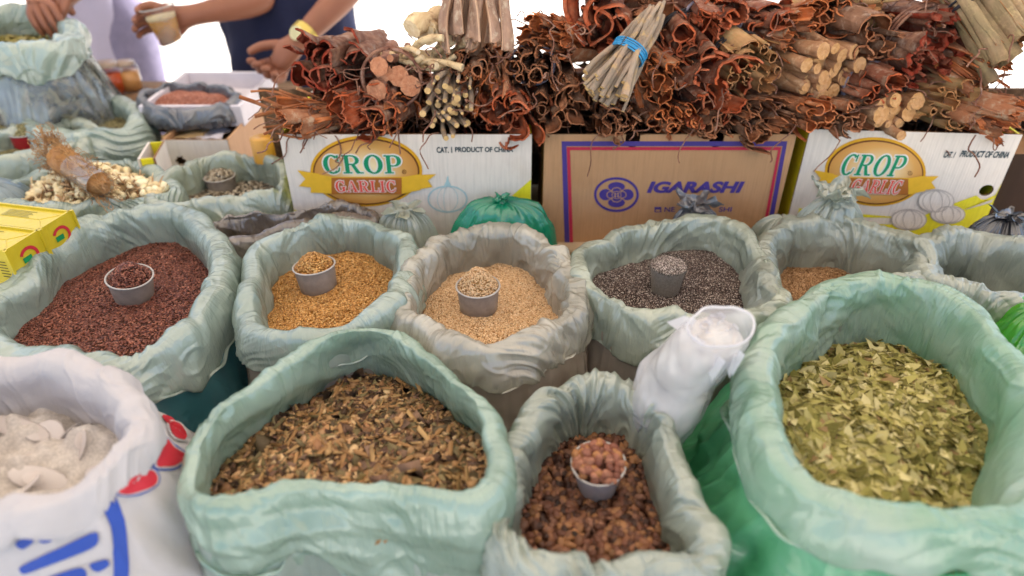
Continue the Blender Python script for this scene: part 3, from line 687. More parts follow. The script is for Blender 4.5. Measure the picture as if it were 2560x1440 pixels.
def flat(face, cu, lift, name, m, parent, label=None, origin=None):
    tmp = bpy.data.objects.new('t', cu); COL.objects.link(tmp); bpy.context.view_layer.update()
    me = bpy.data.meshes.new_from_object(tmp.evaluated_get(bpy.context.evaluated_depsgraph_get())); bpy.data.objects.remove(tmp)
    v = np.empty(len(me.vertices) * 3); me.vertices.foreach_get('co', v); v = v.reshape(-1, 3)
    if callable(origin): v = origin(v)
    W = face.w(v[:, :2], lift) + face.Nn * v[:, 2:3]
    c = W.mean(0) if len(W) else np.zeros(3)
    me.vertices.foreach_set('co', (W - c).ravel()); me.materials.clear(); me.materials.append(m); me.update()
    o = obj(name, me, parent); o.location = Vector(c); return o
def ell(cx, cy, rx, ry, a0=0, a1=360, n=48): return [(cx + rx * math.cos(math.radians(a)), cy + ry * math.sin(math.radians(a))) for a in np.linspace(a0, a1, n, endpoint=(a1 - a0) < 360)]
def ring_poly(cx, cy, rx, ry, t, a0=0, a1=360, n=60, ty=None):
    ty = t if ty is None else ty
    A = np.radians(np.linspace(a0, a1, n)); V = [(cx + (rx) * math.cos(a), cy + (ry) * math.sin(a)) for a in A]; I = [(cx + (rx - t) * math.cos(a), cy + (ry - ty) * math.sin(a)) for a in A]
    return V, I
def strip(face, V, I, lift, name, m, parent, px=True):
    V = np.array([face.px(*q) for q in V]) if px else np.array(V); I = np.array([face.px(*q) for q in I]) if px else np.array(I)
    W = face.w(np.stack([V, I], 1).reshape(-1, 2), lift); c = W.mean(0); n = len(V)
    f = grid_faces(n, 2); o = obj(name, mesh_np(name, W - c, f, [m], smooth=False), parent); o.location = Vector(c); return o
def text(face, s, x0, y0, x1, y1, lift, m, parent, bold=0, shear=0, name='lettering', sy=1):
    """fit a string in the pixel box x0..x1, y0 (top)..y1 (bottom)"""
    cu = bpy.data.curves.new(name, 'FONT'); cu.body = s; cu.shear = shear; cu.offset = bold; cu.resolution_u = 6
    a = face.px(x0, y1); b = face.px(x1, y0)
    def fit(v):
        mn, mx = v.min(0), v.max(0); v = v.copy()
        v[:, 0] = a[0] + (v[:, 0] - mn[0]) / (mx[0] - mn[0]) * (b[0] - a[0]); v[:, 1] = a[1] + (v[:, 1] - mn[1]) / (mx[1] - mn[1]) * (b[1] - a[1]); return v
    return flat(face, cu, lift, name, m, parent, origin=fit)
# heavy serif capitals drawn from strokes; each glyph = list of polygons in a unit box
def _arc(cx, cy, rx, ry, tx, ty, a0, a1, n=26):
    A = np.radians(np.linspace(a0, a1, n)); return [(cx + rx * math.cos(a), cy + ry * math.sin(a)) for a in A] + [(cx + (rx - tx) * math.cos(a), cy + (ry - ty) * math.sin(a)) for a in A[::-1]]
def rc(x0, y0, x1, y1): return [(x0, y0), (x1, y0), (x1, y1), (x0, y1)]
GL = {
 'C': (.92, [_arc(.47, .5, .46, .52, .24, .09, 48, 312), rc(.72, .66, .82, 1.0), [(.70, .12), (.80, .10), (.86, .34), (.79, .34)]]),
 'R': (1.02, [rc(.12, .07, .34, .93), rc(.0, 0, .46, .08), rc(.0, .92, .36, 1), [(.34, 1), (.34, .92)] + [(.5 + .17 * math.cos(a), .73 + .19 * math.sin(a)) for a in np.radians(np.linspace(90, -90, 14))] + [(.34, .54), (.34, .46)] + [(.5 + .37 * math.cos(a), .73 + .27 * math.sin(a)) for a in np.radians(np.linspace(-90, 90, 18))], [(.42, .5), (.64, .47), (.86, .08), (1.04, .08), (1.04, 0), (.68, 0)]]),
 'O': (.98, [_arc(.49, .5, .48, .52, .24, .09, 0, 180), _arc(.49, .5, .48, .52, .24, .09, 180, 360)]),
 'P': (.9, [rc(.12, .07, .34, .93), rc(.0, 0, .46, .08), rc(.0, .92, .36, 1), [(.34, 1), (.34, .92)] + [(.5 + .16 * math.cos(a), .69 + .23 * math.sin(a)) for a in np.radians(np.linspace(90, -90, 14))] + [(.34, .46), (.34, .38)] + [(.5 + .38 * math.cos(a), .69 + .31 * math.sin(a)) for a in np.radians(np.linspace(-90, 90, 18))]]),
 'G': (.98, [_arc(.47, .5, .46, .52, .24, .09, 48, 318), rc(.72, .66, .82, 1.0), rc(.64, .05, .86, .40), rc(.52, .40, .96, .48)]),
 'A': (1.0, [[(.42, 1), (.56, 1), (.92, .08), (.66, .08)], [(.36, .86), (.42, 1), (.46, .9), (.17, .08), (.09, .08)], rc(.26, .28, .66, .36), rc(-.02, 0, .3, .08), rc(.56, 0, 1.02, .08)]),
 'L': (.84, [rc(.12, .07, .34, .93), rc(.0, 0, .80, .08), rc(.0, .92, .46, 1), [(.70, .08), (.80, .08), (.82, .34), (.75, .34)]]),
 'I': (.5, [rc(.12, .07, .34, .93), rc(.0, 0, .46, .08), rc(.0, .92, .46, 1)]),
}
def serif(face, s, x0, y0, x1, y1, lift, m, parent, off=0., lean=0., name='lettering', outline=None):
    tot = sum(GL[c][0] + .06 for c in s) - .06; a = face.px(x0, y1); b = face.px(x1, y0); sx = (b[0] - a[0]) / tot; sy = b[1] - a[1]
    me_v = []; me_f = []; x = 0; k = 0
    for oo, mm, nm, lf in (([(outline[1], outline[0], 'letter_outline', lift)] if outline else []) + [(off, m, name, lift + .0005)]):
        V = []; F = []; n0 = 0; x = 0; k = 0
        for c in s:
            for pl in GL[c][1]:
                cu = bpy.data.curves.new('g', 'CURVE'); cu.dimensions = '2D'; cu.fill_mode = 'BOTH'; cu.offset = 0
                P = np.array([(a[0] + (px_ + x + lean * py_) * sx, a[1] + py_ * sy) for px_, py_ in pl])
                ar = (P[:, 0] * np.roll(P[:, 1], -1) - np.roll(P[:, 0], -1) * P[:, 1]).sum()
                if ar < 0: P = P[::-1]
                if oo:
                    e = np.roll(P, -1, 0) - P; l = np.linalg.norm(e, axis=1); P = P[l > 1e-7]; e = np.roll(P, -1, 0) - P; e /= np.linalg.norm(e, axis=1)[:, None]
                    nn = np.stack([e[:, 1], -e[:, 0]], -1); q = nn + np.roll(nn, 1, 0); q /= np.maximum(np.linalg.norm(q, axis=1)[:, None], .3); P = P + q * oo
                sp = cu.splines.new('POLY'); sp.points.add(len(P) - 1)
                for q, (u, v) in zip(sp.points, P): q.co = (u, v, 0, 1)
                sp.use_cyclic_u = True
                tmp = bpy.data.objects.new('t', cu); COL.objects.link(tmp); bpy.context.view_layer.update()
                me = bpy.data.meshes.new_from_object(tmp.evaluated_get(bpy.context.evaluated_depsgraph_get())); bpy.data.objects.remove(tmp)
                me.calc_loop_triangles()
                vv = np.array([v.co[:] for v in me.vertices]); V.append(face.w(vv[:, :2], lf + k * 3e-5)); F += [[j + n0 for j in t.vertices] for t in me.loop_triangles]; n0 += len(vv); k += 1
            x += GL[c][0] + .06; k %= 7
        V = np.concatenate(V); c_ = V.mean(0); o = obj(nm, mesh_np(nm, V - c_, np.array(F), [mm], smooth=False), parent); o.location = Vector(c_)
def carton(name, label, A, B, H, D, fm, sm, holes=(), wav=.002, seed=0):
    """open-topped box: four walls with board thickness and a bottom; flaps down inside"""
    f = Face(A, B, H); t = thing(name, A + f.U * f.W / 2 - f.Nn * D / 2 - np.array([0, 0, H]), label, 'carton', None); W = f.W; T = .005
    # front wall with real holes: grid of quads, cells inside holes dropped
    nx, nz = 90, 50; V = []; 
    us = np.linspace(0, W, nx + 1); vs = np.linspace(0, -H, nz + 1)
    hc = [(f.px(x, y), r1, r2) for x, y, r1, r2 in holes]
    def inside(u, v): return any(((u - c[0]) / r1) ** 2 + ((v - c[1]) / r2) ** 2 < 1 for c, r1, r2 in hc)
    G = np.array([[(u, v) for v in vs] for u in us])
    for c, r1, r2 in hc:      # snap nearby grid points onto the hole's edge
        d = (G - c) / np.array([r1, r2]); q = np.linalg.norm(d, axis=-1); near = (q > .8) & (q < 1.35) 
        G[near] = c + (d[near] / q[near][:, None]) * np.array([r1, r2])
        G[..., 1] = np.minimum(G[..., 1], 0)
    b = MB(); P = f.w(G.reshape(-1, 2)); faces = []
    for i in range(nx):
        for j in range(nz):
            u, v = (us[i] + us[i + 1]) / 2, (vs[j] + vs[j + 1]) / 2
            if not inside(u, v): faces.append([i * (nz + 1) + j, i * (nz + 1) + j + 1, (i + 1) * (nz + 1) + j + 1, (i + 1) * (nz + 1) + j])
    b.add(P, faces, 0); b.add(P - f.Nn * T, np.array(faces)[:, ::-1], 1)
    for (u0, v0), (u1, v1) in (((0, 0), (W, 0)), ((0, -H), (W, -H)), ((0, 0), (0, -H)), ((W, 0), (W, -H))):
        if v0 == 0 and v1 == 0 and any(c[1] + r2 > 0 for c, r1, r2 in hc):
            segs = []; u = 0
            for c, r1, r2 in sorted(hc, key=lambda q: q[0][0]): segs.append((u, c[0] - r1)); u = c[0] + r1
            segs.append((u, W))
        else: segs = [None]
        for sg in segs:
            q0, q1 = ((sg[0], 0), (sg[1], 0)) if sg else ((u0, v0), (u1, v1))
            b.add(np.array([f.w(q0), f.w(q1), f.w(q1) - f.Nn * T, f.w(q0) - f.Nn * T]).reshape(-1, 3), [[0, 1, 2, 3]], 1)
    b.obj('front_panel', [fm, M['card_in']], t, smooth=False)
    R = np.stack([f.U, -f.Nn, f.Z], -1)
    def wall(nm, c, s, m):
        q = MB(); q.box(f.A + R @ np.array(c), s, 0, R); q.obj(nm, m, t, smooth=False)
    wall('side_panel', (T / 2 + .0, D / 2 + T / 2 + .001, -H / 2), (T, D - T, H - .002), sm); wall('side_panel', (W - T / 2, D / 2 + T / 2 + .001, -H / 2), (T, D - T, H - .002), sm)
    wall('back_panel', (W / 2, D + T, -H / 2), (W, T, H), fm); wall('bottom_panel', (W / 2, D / 2 + .001, -H + T / 2 + .002), (W - 2 * T - .001, D - T * 2, T), M['card_in'])
    wall('top_flap', (W / 2, D * .52, -.045), (W - 2 * T - .002, D * .93, .004), M['card_in'])
    return t, f
YB = 1.295
def topcorner(px, py, y): return aty(px, py, y)
A1, B1 = aty(697, 336, YB), aty(1330, 333, YB); B1[2] = A1[2]
box1, f1 = carton('printed_carton', 'white garlic carton with green lettering, leftmost of the three cartons', A1, B1, A1[2] - RZ, .26, M['card_white'], M['yellow'])
A2, B2 = aty(1362, 336, YB + .004), aty(1992, 336, YB + .004); B2[2] = A2[2]
box2, f2 = carton('printed_carton', 'brown cardboard carton with purple frame and flower crest between the white cartons', A2, B2, A2[2] - RZ, .26, M['card_brown'], M['card_brown'], holes=((1582, 346, .015, .020), (1792, 346, .015, .020)))
A3, B3 = aty(2026, 323, YB + .018), aty(2556, 340, YB - .012); B3[2] = A3[2]
box3, f3 = carton('printed_carton', 'white garlic carton with tilted red and green lettering, rightmost of the three cartons', A3, B3, A3[2] - RZ, .26, M['card_white'], M['yellow'], holes=((2064, 470, .014, .0125), (2466, 476, .014, .0125)))
def crop_print(f, t, X, tilt=0.):
    """X: maps the left carton's pixels onto this one's"""
    L = .0008
    prism(f, [X(x, y) for x, y in [(1215, 545), (1328, 448), (1328, 545)]], L, 'yellow_swoosh', M['yellow'], t)
    prism(f, [X(x, y) for x, y in [(700, 545), (705, 524), (760, 530), (900, 538), (1010, 545)]], L, 'yellow_swoosh', M['yellow'], t)
    prism(f, [X(x, y) for x, y in ell(916, 427, 140, 89)], L, 'logo_ring', M['gold'], t)
    prism(f, [X(x, y) for x, y in ell(916, 428, 133, 83)], L * 2, 'logo_ring', M['gold_d'], t)
    prism(f, [X(x, y) for x, y in ell(916, 428, 129, 79.5)], L * 3, 'logo_oval', M['oval'], t)
    for pl in ([(744, 424), (800, 433), (800, 470), (748, 464), (764, 446)], [(1091, 434), (1035, 436), (1035, 474), (1082, 466), (1070, 450)]):
        prism(f, [X(x, y) for x, y in pl], L * 4, 'ribbon_tail', M['ribbon'], t)
    prism(f, [X(x, y) for x, y in [(778, 431), (830, 440), (1010, 440), (1052, 433), (1052, 473), (1010, 482), (830, 482), (778, 480)]], L * 5, 'ribbon', M['ribbon'], t)
    prism(f, [X(x, y) for x, y in rc(830, 442, 1005, 483)], L * 6, 'name_band', M['brownband'], t)
    a, b = X(812, 386), X(1003, 432); serif(f, 'CROP', a[0], a[1], b[0], b[1], L * 4, M['cgreen'], t, lean=tilt, outline=(M['cwhite'], .0028))
    a, b = X(842, 449), X(990, 477); serif(f, 'GARLIC', a[0], a[1], b[0], b[1], L * 7, M['gred'], t, lean=tilt, outline=(M['cwhite'], .0016))
    a, b = X(1092, 367), X(1130, 382); text(f, 'CAT. 1', a[0], a[1], b[0], b[1], L, M['k'], t, .035, tilt * 1.2)
    a, b = X(1138, 367), X(1283, 380); text(f, 'PRODUCT OF CHINA', a[0], a[1], b[0], b[1], L, M['k'], t, .035, tilt * 1.2)
    p1 = X(1011, 428); V, I = ring_poly(p1[0], p1[1], 5.5, 5.5, 1.2); strip(f, V, I, L * 4, 'registered_mark', M['gold_d'], t); text(f, 'R', p1[0] - 2.4, p1[1] - 3, p1[0] + 2.4, p1[1] + 3, L * 4, M['gold_d'], t)
X1 = lambda x, y: (x, y)
crop_print(f1, box1, X1)
V, I = ring_poly(1119, 497, 50, 34, 3.5); strip(f1, V, I, .0012, 'bulb_drawing', M['cyan'], box1)
for k in (-26, 0, 26):
    V, I = ring_poly(1119, 497, abs(k) + .1 if k else 10, 32, 1.2, 90, 270 if k <= 0 else -90); strip(f1, V, I, .0016, 'bulb_drawing', M['cyan'], box1)
V, I = [(1110, 463), (1116, 452), (1118, 440)], [(1128, 463), (1122, 452), (1121, 440)]; strip(f1, V, I, .0012, 'bulb_drawing', M['cyan'], box1)
def X3(x, y):
    u = (x - 916) / 1.13; v = (y - 428) * 1.0
    return (2188 + u * 1.02 - 0 * v, 430 + v * .97 + u * .018)
def X3b(x, y):
    p_ = X3(x, y)
    return p_ if x < 1080 else (2357 + (x - 1092) * .885, 386 + (y - 374) * 1.0)
crop_print(f3, box3, lambda x, y: X3b(x, y) if 1085 < x < 1290 and y < 390 else X3(x, y), .16)
prism(f3, [(2290, 545), (2400, 502), (2440, 488), (2452, 498), (2480, 498), (2490, 484), (2530, 462), (2520, 486), (2400, 527), (2300, 560)], .0012, 'yellow_swoosh', M['yellow'], box3)
prism(f3, [(2100, 560), (2240, 560), (2390, 530), (2495, 505), (2478, 575), (2470, 600), (2110, 600)], .0012, 'yellow_swoosh', M['yellow'], box3)
for cx, cy, rx, ry in ((2339, 502, 46, 30), (2271, 548, 45, 27), (2368, 535, 44, 24)):
    prism(f3, ell(cx, cy, rx, ry), .0020 + cx * 1e-7, 'bulb_drawing', M['grey'], box3); prism(f3, ell(cx, cy, rx - 3, ry - 3), .0025 + cx * 1e-7, 'bulb_drawing', M['card_white'], box3)
    for k in (.35, .75): V, I = ring_poly(cx, cy, rx * k, ry - 3, 1.6, 0, 360); strip(f3, V, I, .0030 + cx * 1e-7, 'bulb_drawing', M['grey'], box3)
# brown carton print: double frame, crest, name
for nm, x0, y0, x1, y1, wd, mm in (('frame_print', 1404, 353, 1968, 620, 12, 'purple'), ('frame_print', 1417, 367, 1953, 620, 8, 'red')):
    dxl, dxr = (8, -34) if True else 0
    pl = [(x0 + dxl, y1), (x0, y0), (x1, y0), (x1 + dxr * 1.25, y1 - 30)]
    il = [(x0 + dxl + wd, y1), (x0 + wd, y0 + wd), (x1 - wd, y0 + wd), (x1 + dxr * 1.25 - wd, y1 - 30)]
    strip(f2, pl, il, .0008 if mm == 'purple' else .0013, nm, M[mm], box2)
cx, cy = 1541, 486
V, I = ring_poly(cx, cy, 56, 43.5, 6, ty=6); strip(f2, V, I, .001, 'crest', M['purple'], box2)
for a in (0, 90, 180, 270):
    ox, oy = 27 * math.cos(math.radians(a)), 20 * math.sin(math.radians(a)); hx = a in (0, 180)
    prism(f2, ell(cx + ox, cy + oy, 16 if hx else 21, 14 if hx else 11.5, n=28), .001 + a * 1e-6, 'crest', M['purple'], box2)
    V, I = ring_poly(cx + ox * .45, cy + oy * .45, 13, 10, 2.0, n=26); strip(f2, V, I, .0018 + a * 1e-6, 'crest', M['card_brown'], box2)
prism(f2, ell(cx, cy, 14, 11, n=30), .0024, 'crest', M['purple'], box2)
V, I = ring_poly(cx, cy, 12, 9.5, 1.6, n=30); strip(f2, V, I, .0028, 'crest', M['card_brown'], box2)
for a in range(45, 405, 90):
    prism(f2, ell(cx + 5 * math.cos(math.radians(a)), cy + 4 * math.sin(math.radians(a)), 2.6, 2.2, n=14), .0029, 'crest', M['card_brown'], box2)
text(f2, 'IGARASHI', 1616, 453, 1863, 482, .001, M['purple'], box2, .05, .22)
text(f2, 'NE', 1660, 517, 1688, 529, .001, M['purple'], box2, .01); text(f2, 'SHI', 1796, 517, 1830, 529, .001, M['purple'], box2, .01)
prism(f2, rc(1636, 517, 1653, 530), .001, 'box_mark', M['purple'], box2); prism(f2, rc(1639, 523, 1650, 528), .0015, 'box_mark', M['card_brown'], box2)

# ------------------------------------------------------------------ bark, root and stick bundles
BK = {
 'red': [bark('red_bark_inner', '#7c3420', '#c8643c'), bark('red_bark_outer', '#5a3428', '#8c5644', '#a08c7c')],
 'orange': [bark('orange_bark_inner', '#9c4c28', '#d07c48'), bark('orange_bark_outer', '#80503a', '#b07450', '#b4a088')],
 'brown': [bark('brown_bark_inner', '#7a4830', '#b07450'), bark('brown_bark_outer', '#54382a', '#84604c', '#a08c7c')],
 'darkred': [bark('dark_red_inner', '#6a241a', '#9c3c28'), bark('dark_red_outer', '#503028', '#7c5848', '#8c7c74')],
 'tan': [bark('tan_quill_inner', '#9c6840', '#c08c5c'), bark('tan_quill_outer', '#9c7850', '#b89468', '#a09468')],
 'greyplank': [bark('grey_plank_inner', '#b08c70', '#d0b098'), bark('grey_plank_outer', '#7a6050', '#a08474', '#b8a894')],
 'olive': [bark('olive_quill_inner', '#9c6c48', '#b88458'), bark('olive_quill_outer', '#7c6a50', '#988666', '#a8946c')],
}
CUT = {'stick': bark('pale_cut_wood', '#c09860', '#e0c088', stretch=(20, 20, 20)), 'tan': bark('tan_cut_wood', '#a87848', '#cca070', stretch=(20, 20, 20)), 'root': bark('orange_cut_root', '#a4664a', '#c88e6c', stretch=(20, 20, 20)), 'pale': bark('cream_cut_root', '#d0b890', '#ead8b8', stretch=(20, 20, 20))}
SKN = {'stick': bark('grey_twig_bark', '#75675a', '#9c8e7e', '#b09468'), 'tan': bark('tan_stick_bark', '#7c563c', '#a87e5c', '#c0a080'), 'root': bark('root_bark', '#5c3c34', '#865c4c', '#a08478'), 'pale': bark('cream_root_skin', '#b89c74', '#dcc8a0', '#8c6c4c'), 'twig': bark('reddish_twig', '#7c4428', '#b07048')}
BAND = {'black': solid('black_rubber_band', '#26242a', .5, .4), 'blue': solid('blue_string', '#2f8cc0', .5, .4), 'white': solid('white_string', '#d8d4d2', .6, .3), 'brown': SKN['root'], 'lilac': solid('grey_string', '#9890a0', .6, .3)}
def curl(b, r, x, z, rad, L, arc, t, front=0., dirx=0., dirz=0., wob=.15, twist=0., rag=.012, open_=0., mi=1, mo=0):
    """a curled strip of bark about local Y, front end at y=front (front is -Y)"""
    n, m = 13, 9; a0 = r.rand() * 6.283; S = np.linspace(0, 1, m); V = np.zeros((m, 2 * n, 3))
    jag = np.convolve(r.normal(0, rag, n + 4), [.2, .2, .2, .2, .2], 'valid') * 1.2 + r.normal(0, rag * .15, n); jag2 = r.normal(0, rag, n); wv = r.rand(3) * 6.28; sp = .25 * r.rand()
    for i, s in enumerate(S):
        y = front + s * L; k = 1 + wob * math.sin(s * 5 + wv[0]) + open_ * (1 - s) ** 2
        a = a0 + twist * s + np.linspace(0, 1, n) * arc * (1 - .25 * open_ * (1 - s) ** 2)
        rr = rad * k * (1 - sp * np.linspace(0, 1, n)) * (1 + .10 * np.sin(a * 3 + wv[1] + s * 3))
        cx = x + dirx * (1 - s) + .004 * math.sin(s * 4 + wv[2]); cz = z + dirz * (1 - s) + .003 * math.sin(s * 5 + wv[1])
        yy = y + (jag if s < .5 else jag2) * max(0, 1 - abs(s - (0 if s < .5 else 1)) * 5)
        V[i, :n] = np.stack([cx + rr * np.cos(a), yy, cz + rr * np.sin(a)], -1)
        tt = t * (1 + .3 * np.sin(a * 2 + wv[2]))
        V[i, n:] = np.stack([cx + (rr - tt) * np.cos(a), yy, cz + (rr - tt) * np.sin(a)], -1)[::-1]
    V = V.reshape(-1, 3); w_ = 2 * n; F = []; Mi = []
    Fo = []; Fi = []
    for i in range(m - 1):
        for j in range(w_):
            q = [i * w_ + j, i * w_ + (j + 1) % w_, (i + 1) * w_ + (j + 1) % w_, (i + 1) * w_ + j]
            (Fo if j < n - 1 else Fi).append(q)
    for e in (0, m - 1):
        for j in range(n - 1): Fi.append([e * w_ + j, e * w_ + j + 1, e * w_ + w_ - 2 - j, e * w_ + w_ - 1 - j])
    b.add(V, Fo, mi); b.more(Fi, mo)
def stick(b, r, x, z, rad, L, front, dx, dz, k=9, knot=.12, mc=1, bend=.006, taper=.1):
    m = 9; s = np.linspace(0, 1, m); w_ = r.rand(4) * 6.28
    P = np.stack([x + dx * (1 - s) + bend * np.sin(s * 4 + w_[0]), front + s * L, z + dz * (1 - s) + bend * np.sin(s * 5 + w_[1])], -1)
    b.tube(P, rad * (1 + knot * np.sin(s * 9 + w_[2]) + knot * .6 * r.normal(size=m)) * (1 - taper * s), k, 0, True, mc)
def band(b, y, R, rad=.002, turns=2, rz=1., seed=0):
    r = random.Random(seed)
    for q in range(turns):
        a = np.linspace(0, 6.283, 40); off = (q - turns / 2) * rad * 2.2; ti = r.uniform(-.08, .08)
        P = np.stack([R * 1.02 * np.cos(a), y + off + ti * R * np.sin(a + q), R * rz * 1.02 * np.sin(a)], -1); b.tube(P, rad, 6, 0, False)
def frame(loc, yaw, pitch, roll=0.):
    return Matrix.Translation(Vector(loc)) @ Matrix.Rotation(math.radians(yaw), 4, 'Z') @ Matrix.Rotation(math.radians(pitch), 4, 'X') @ Matrix.Rotation(math.radians(roll), 4, 'Y')
GB = 'bundles of bark, roots and sticks heaped on the cartons'
NB = [0]
def bundle(px, py, rpx, kind, label, style='curl', yaw=0, pitch=0, L=.2, n=16, prad=.014, arc=4.6, th=.0022, bnd='black', by=.07, flare=.25, d=None, open_=.1, rz=.8, rag=.006, fibres=0, name='bark_bundle', roll=0, spread=1., jf=.016, cat='bundle', part=None):
    NB[0] += 1; seed = NB[0]; r = np.random.RandomState(seed * 7 + 1)
    if d is None: d = 1.275 + (340 - py) / 340 * .11
    loc = aty(px, py, d); dist = np.linalg.norm(loc - CP); R = rpx * (dist * .97) / FPX
    pitch = pitch - 13 if pitch < 40 else pitch; prad = prad * 1.12 if style == 'curl' else prad; th = th * 1.25; sb = by / L if bnd else .5
    t = bpy.data.objects.new(name, None); COL.objects.link(t); t.matrix_world = frame(loc, yaw, pitch, roll); tag(t, label, cat, GB); t.empty_display_size = .02
    if style == 'curl': n = int(n * 1.5); prad *= .86
    pts = []; tries = 0; pr = prad
    ga = 2.39996
    for i in range(n):
        q = math.sqrt((i + .5) / n) * (R - pr * .6); a = i * ga + r.rand() * .5
        pts.append((q * math.cos(a), q * math.sin(a) * rz))
    pn = part or {'curl': 'bark_curl', 'stick': 'stick', 'plank': 'bark_slab', 'root': 'root'}[style]
    for i, (x, z) in enumerate(pts):
        b = MB(); fr = r.normal(0, jf); rad = pr * (1 + .3 * r.normal()); rad = max(rad, pr * .45)
        dx, dz = x * flare * spread + r.normal(0, .003), z * flare * spread + r.normal(0, .003); x *= 1 - flare * (1 - sb) * .8; z *= 1 - flare * (1 - sb) * .8
        if style == 'curl' and i % 5 in (1, 3): curl(b, r, x, z, rad * 1.5, L * (1 + .08 * r.normal()), 1.7 * (1 + .2 * r.normal()), th * 1.2, fr, dx, dz, open_=open_, rag=rag * 1.3, twist=r.normal(0, .3)); mm = BK[kind]
        elif style == 'curl': curl(b, r, x, z, rad, L * (1 + .08 * r.normal()), arc * (1 + .25 * r.normal()), th, fr, dx, dz, open_=open_, rag=rag, twist=r.normal(0, .5)); mm = BK[kind]
        elif style == 'plank':
            w_ = pr * (1.2 + .6 * r.rand()); curl(b, r, x, z, w_ * 1.6, L, 1.3, th, fr, dx, dz, open_=.1, rag=rag); mm = BK[kind]
        elif style == 'stick': stick(b, r, x, z, rad, L, fr, dx, dz); mm = [SKN[kind], CUT.get(kind, CUT['tan'])]
        elif style == 'root': stick(b, r, x, z, rad, L, fr, dx, dz, 8, .2, 1, .014, .4); mm = [SKN[kind], CUT.get(kind, CUT['tan'])]
        o = b.obj(pn, mm); o.parent = t
    if bnd:
        b = MB(); band(b, by, (R * 1.02 if style != 'stick' else R * (1 + .05 * flare) + prad * .2), .0018 if bnd == 'blue' else .0022 if bnd != 'brown' else .003, 5 if bnd == 'blue' else (3 if bnd != 'white' else 2), rz * 1.04, seed); o = b.obj('binding', BAND[bnd]); o.parent = t
    if style == 'curl': fibres += 3
    for q in range(6 if style == 'curl' else 0):   # torn flakes standing off the bundle
        b = MB(); a = r.rand() * 6.28; curl(b, r, math.cos(a) * R * .9, math.sin(a) * R * rz * .9, prad * (.5 + .5 * r.rand()), .05 + .06 * r.rand(), 1.6, th * .7, r.uniform(-.02, .03), math.cos(a) * .015, math.sin(a) * .015, open_=.3, rag=.01); o = b.obj('bark_flake', BK[kind]); o.parent = t
    for q in range(fibres):
        b = MB(); k = 14; s = np.linspace(0, 1, k); a = r.rand() * 6.28; st = np.array([math.cos(a) * R * .95, r.uniform(-.01, .06), math.sin(a) * R * rz])
        P = st + np.cumsum(r.normal(0, .006, (k, 3)) + np.array([math.cos(a) * .003, -.003, -.004 * r.rand()]), 0); P = psmooth_open(P)
        b.tube(P, .0009 + .0008 * r.rand(), 5); o = b.obj('root_fibre', SKN['root']); o.parent = t
    return t, R
def psmooth_open(P):
    for _ in range(3):
        Q = P.copy(); Q[1:-1] = (P[:-2] + 2 * P[1:-1] + P[2:]) / 4; P = Q
    return P
# --- over the left carton
bundle(700, 285, 44, 'twig', 'fan of thin reddish twigs and roots sticking out at the left end of the heap', 'root', yaw=-62, pitch=4, L=.20, n=34, prad=.0028, bnd=None, flare=1.0, fibres=8, d=1.30, name='twig_bundle', jf=.03)
bundle(745, 300, 42, 'orange', 'loose tan and orange bark slivers over the left corner of the left carton', 'curl', yaw=-40, pitch=6, L=.17, n=18, prad=.010, arc=2.2, bnd=None, flare=.5, open_=.4, d=1.29, jf=.02, fibres=8)
bundle(815, 168, 74, 'darkred', 'dark red rolled bark bundle with grey outer skin nearest the man', yaw=-8, pitch=4, L=.20, n=13, prad=.022, arc=4.6, th=.0035, flare=.1, rz=.72, bnd=None, rag=.008)
bundle(978, 198, 66, 'root', 'round bundle of thick roots with orange cut ends wrapped in thin vines', 'stick', yaw=0, pitch=8, L=.18, n=8, prad=.0165, bnd='brown', by=.012, flare=.02, rz=.95, fibres=14, name='root_bundle', jf=.006)
bundle(885, 285, 62, 'red', 'ragged red bark bundle lying under the dark rolled one on the left carton', yaw=-22, pitch=8, L=.20, n=15, prad=.017, arc=3.4, th=.0028, flare=.35, open_=.4, rz=.75, bnd='brown', by=.10, rag=.014, fibres=4)
bundle(980, 292, 48, 'orange', 'flat orange brown bark strips under the vine wrapped roots', yaw=10, pitch=5, L=.20, n=12, prad=.014, arc=2.6, flare=.3, open_=.3, rz=.6, bnd=None, rag=.012, d=1.30)
bundle(1190, 118, 55, 'greyplank', 'upright bundle of broad grey brown bark slabs against the white sky', 'plank', yaw=-5, pitch=66, L=.125, n=17, prad=.013, th=.004, bnd=None, flare=-.1, d=1.345, rz=1, rag=.004)
bundle(1062, 80, 36, 'pale', 'thick cream coloured root stump beside the upright grey slabs', 'stick', yaw=-25, pitch=28, L=.09, n=3, prad=.020, bnd=None, flare=.1, d=1.36, name='root_bundle', fibres=2, jf=.01)
bundle(1110, 128, 58, 'pale', 'knobbly cream root pieces lying crosswise on the heap', 'root', yaw=55, pitch=-4, L=.15, n=11, prad=.0085, bnd=None, flare=.5, rz=.6, d=1.335, name='root_bundle', jf=.02, fibres=3)
bundle(1180, 160, 60, 'brown', 'row of brown bark curls under the upright grey slabs', yaw=5, pitch=4, L=.18, n=18, prad=.011, arc=5.2, flare=.15, rz=.62, bnd=None, rag=.006, fibres=3)
bundle(1125, 240, 52, 'stick', 'upper half of the grey twigs with pale yellow ends on the left carton', 'stick', yaw=-6, pitch=22, L=.15, n=26, prad=.0048, bnd=None, flare=.6, rz=.8, d=1.285, name='twig_bundle', jf=.014)
bundle(1130, 300, 46, 'stick', 'forked grey twigs with pale broken ends hanging over the edge of the left carton', 'stick', yaw=14, pitch=14, L=.15, n=18, prad=.0052, bnd=None, flare=.7, rz=.6, d=1.275, name='twig_bundle', jf=.022, fibres=3)
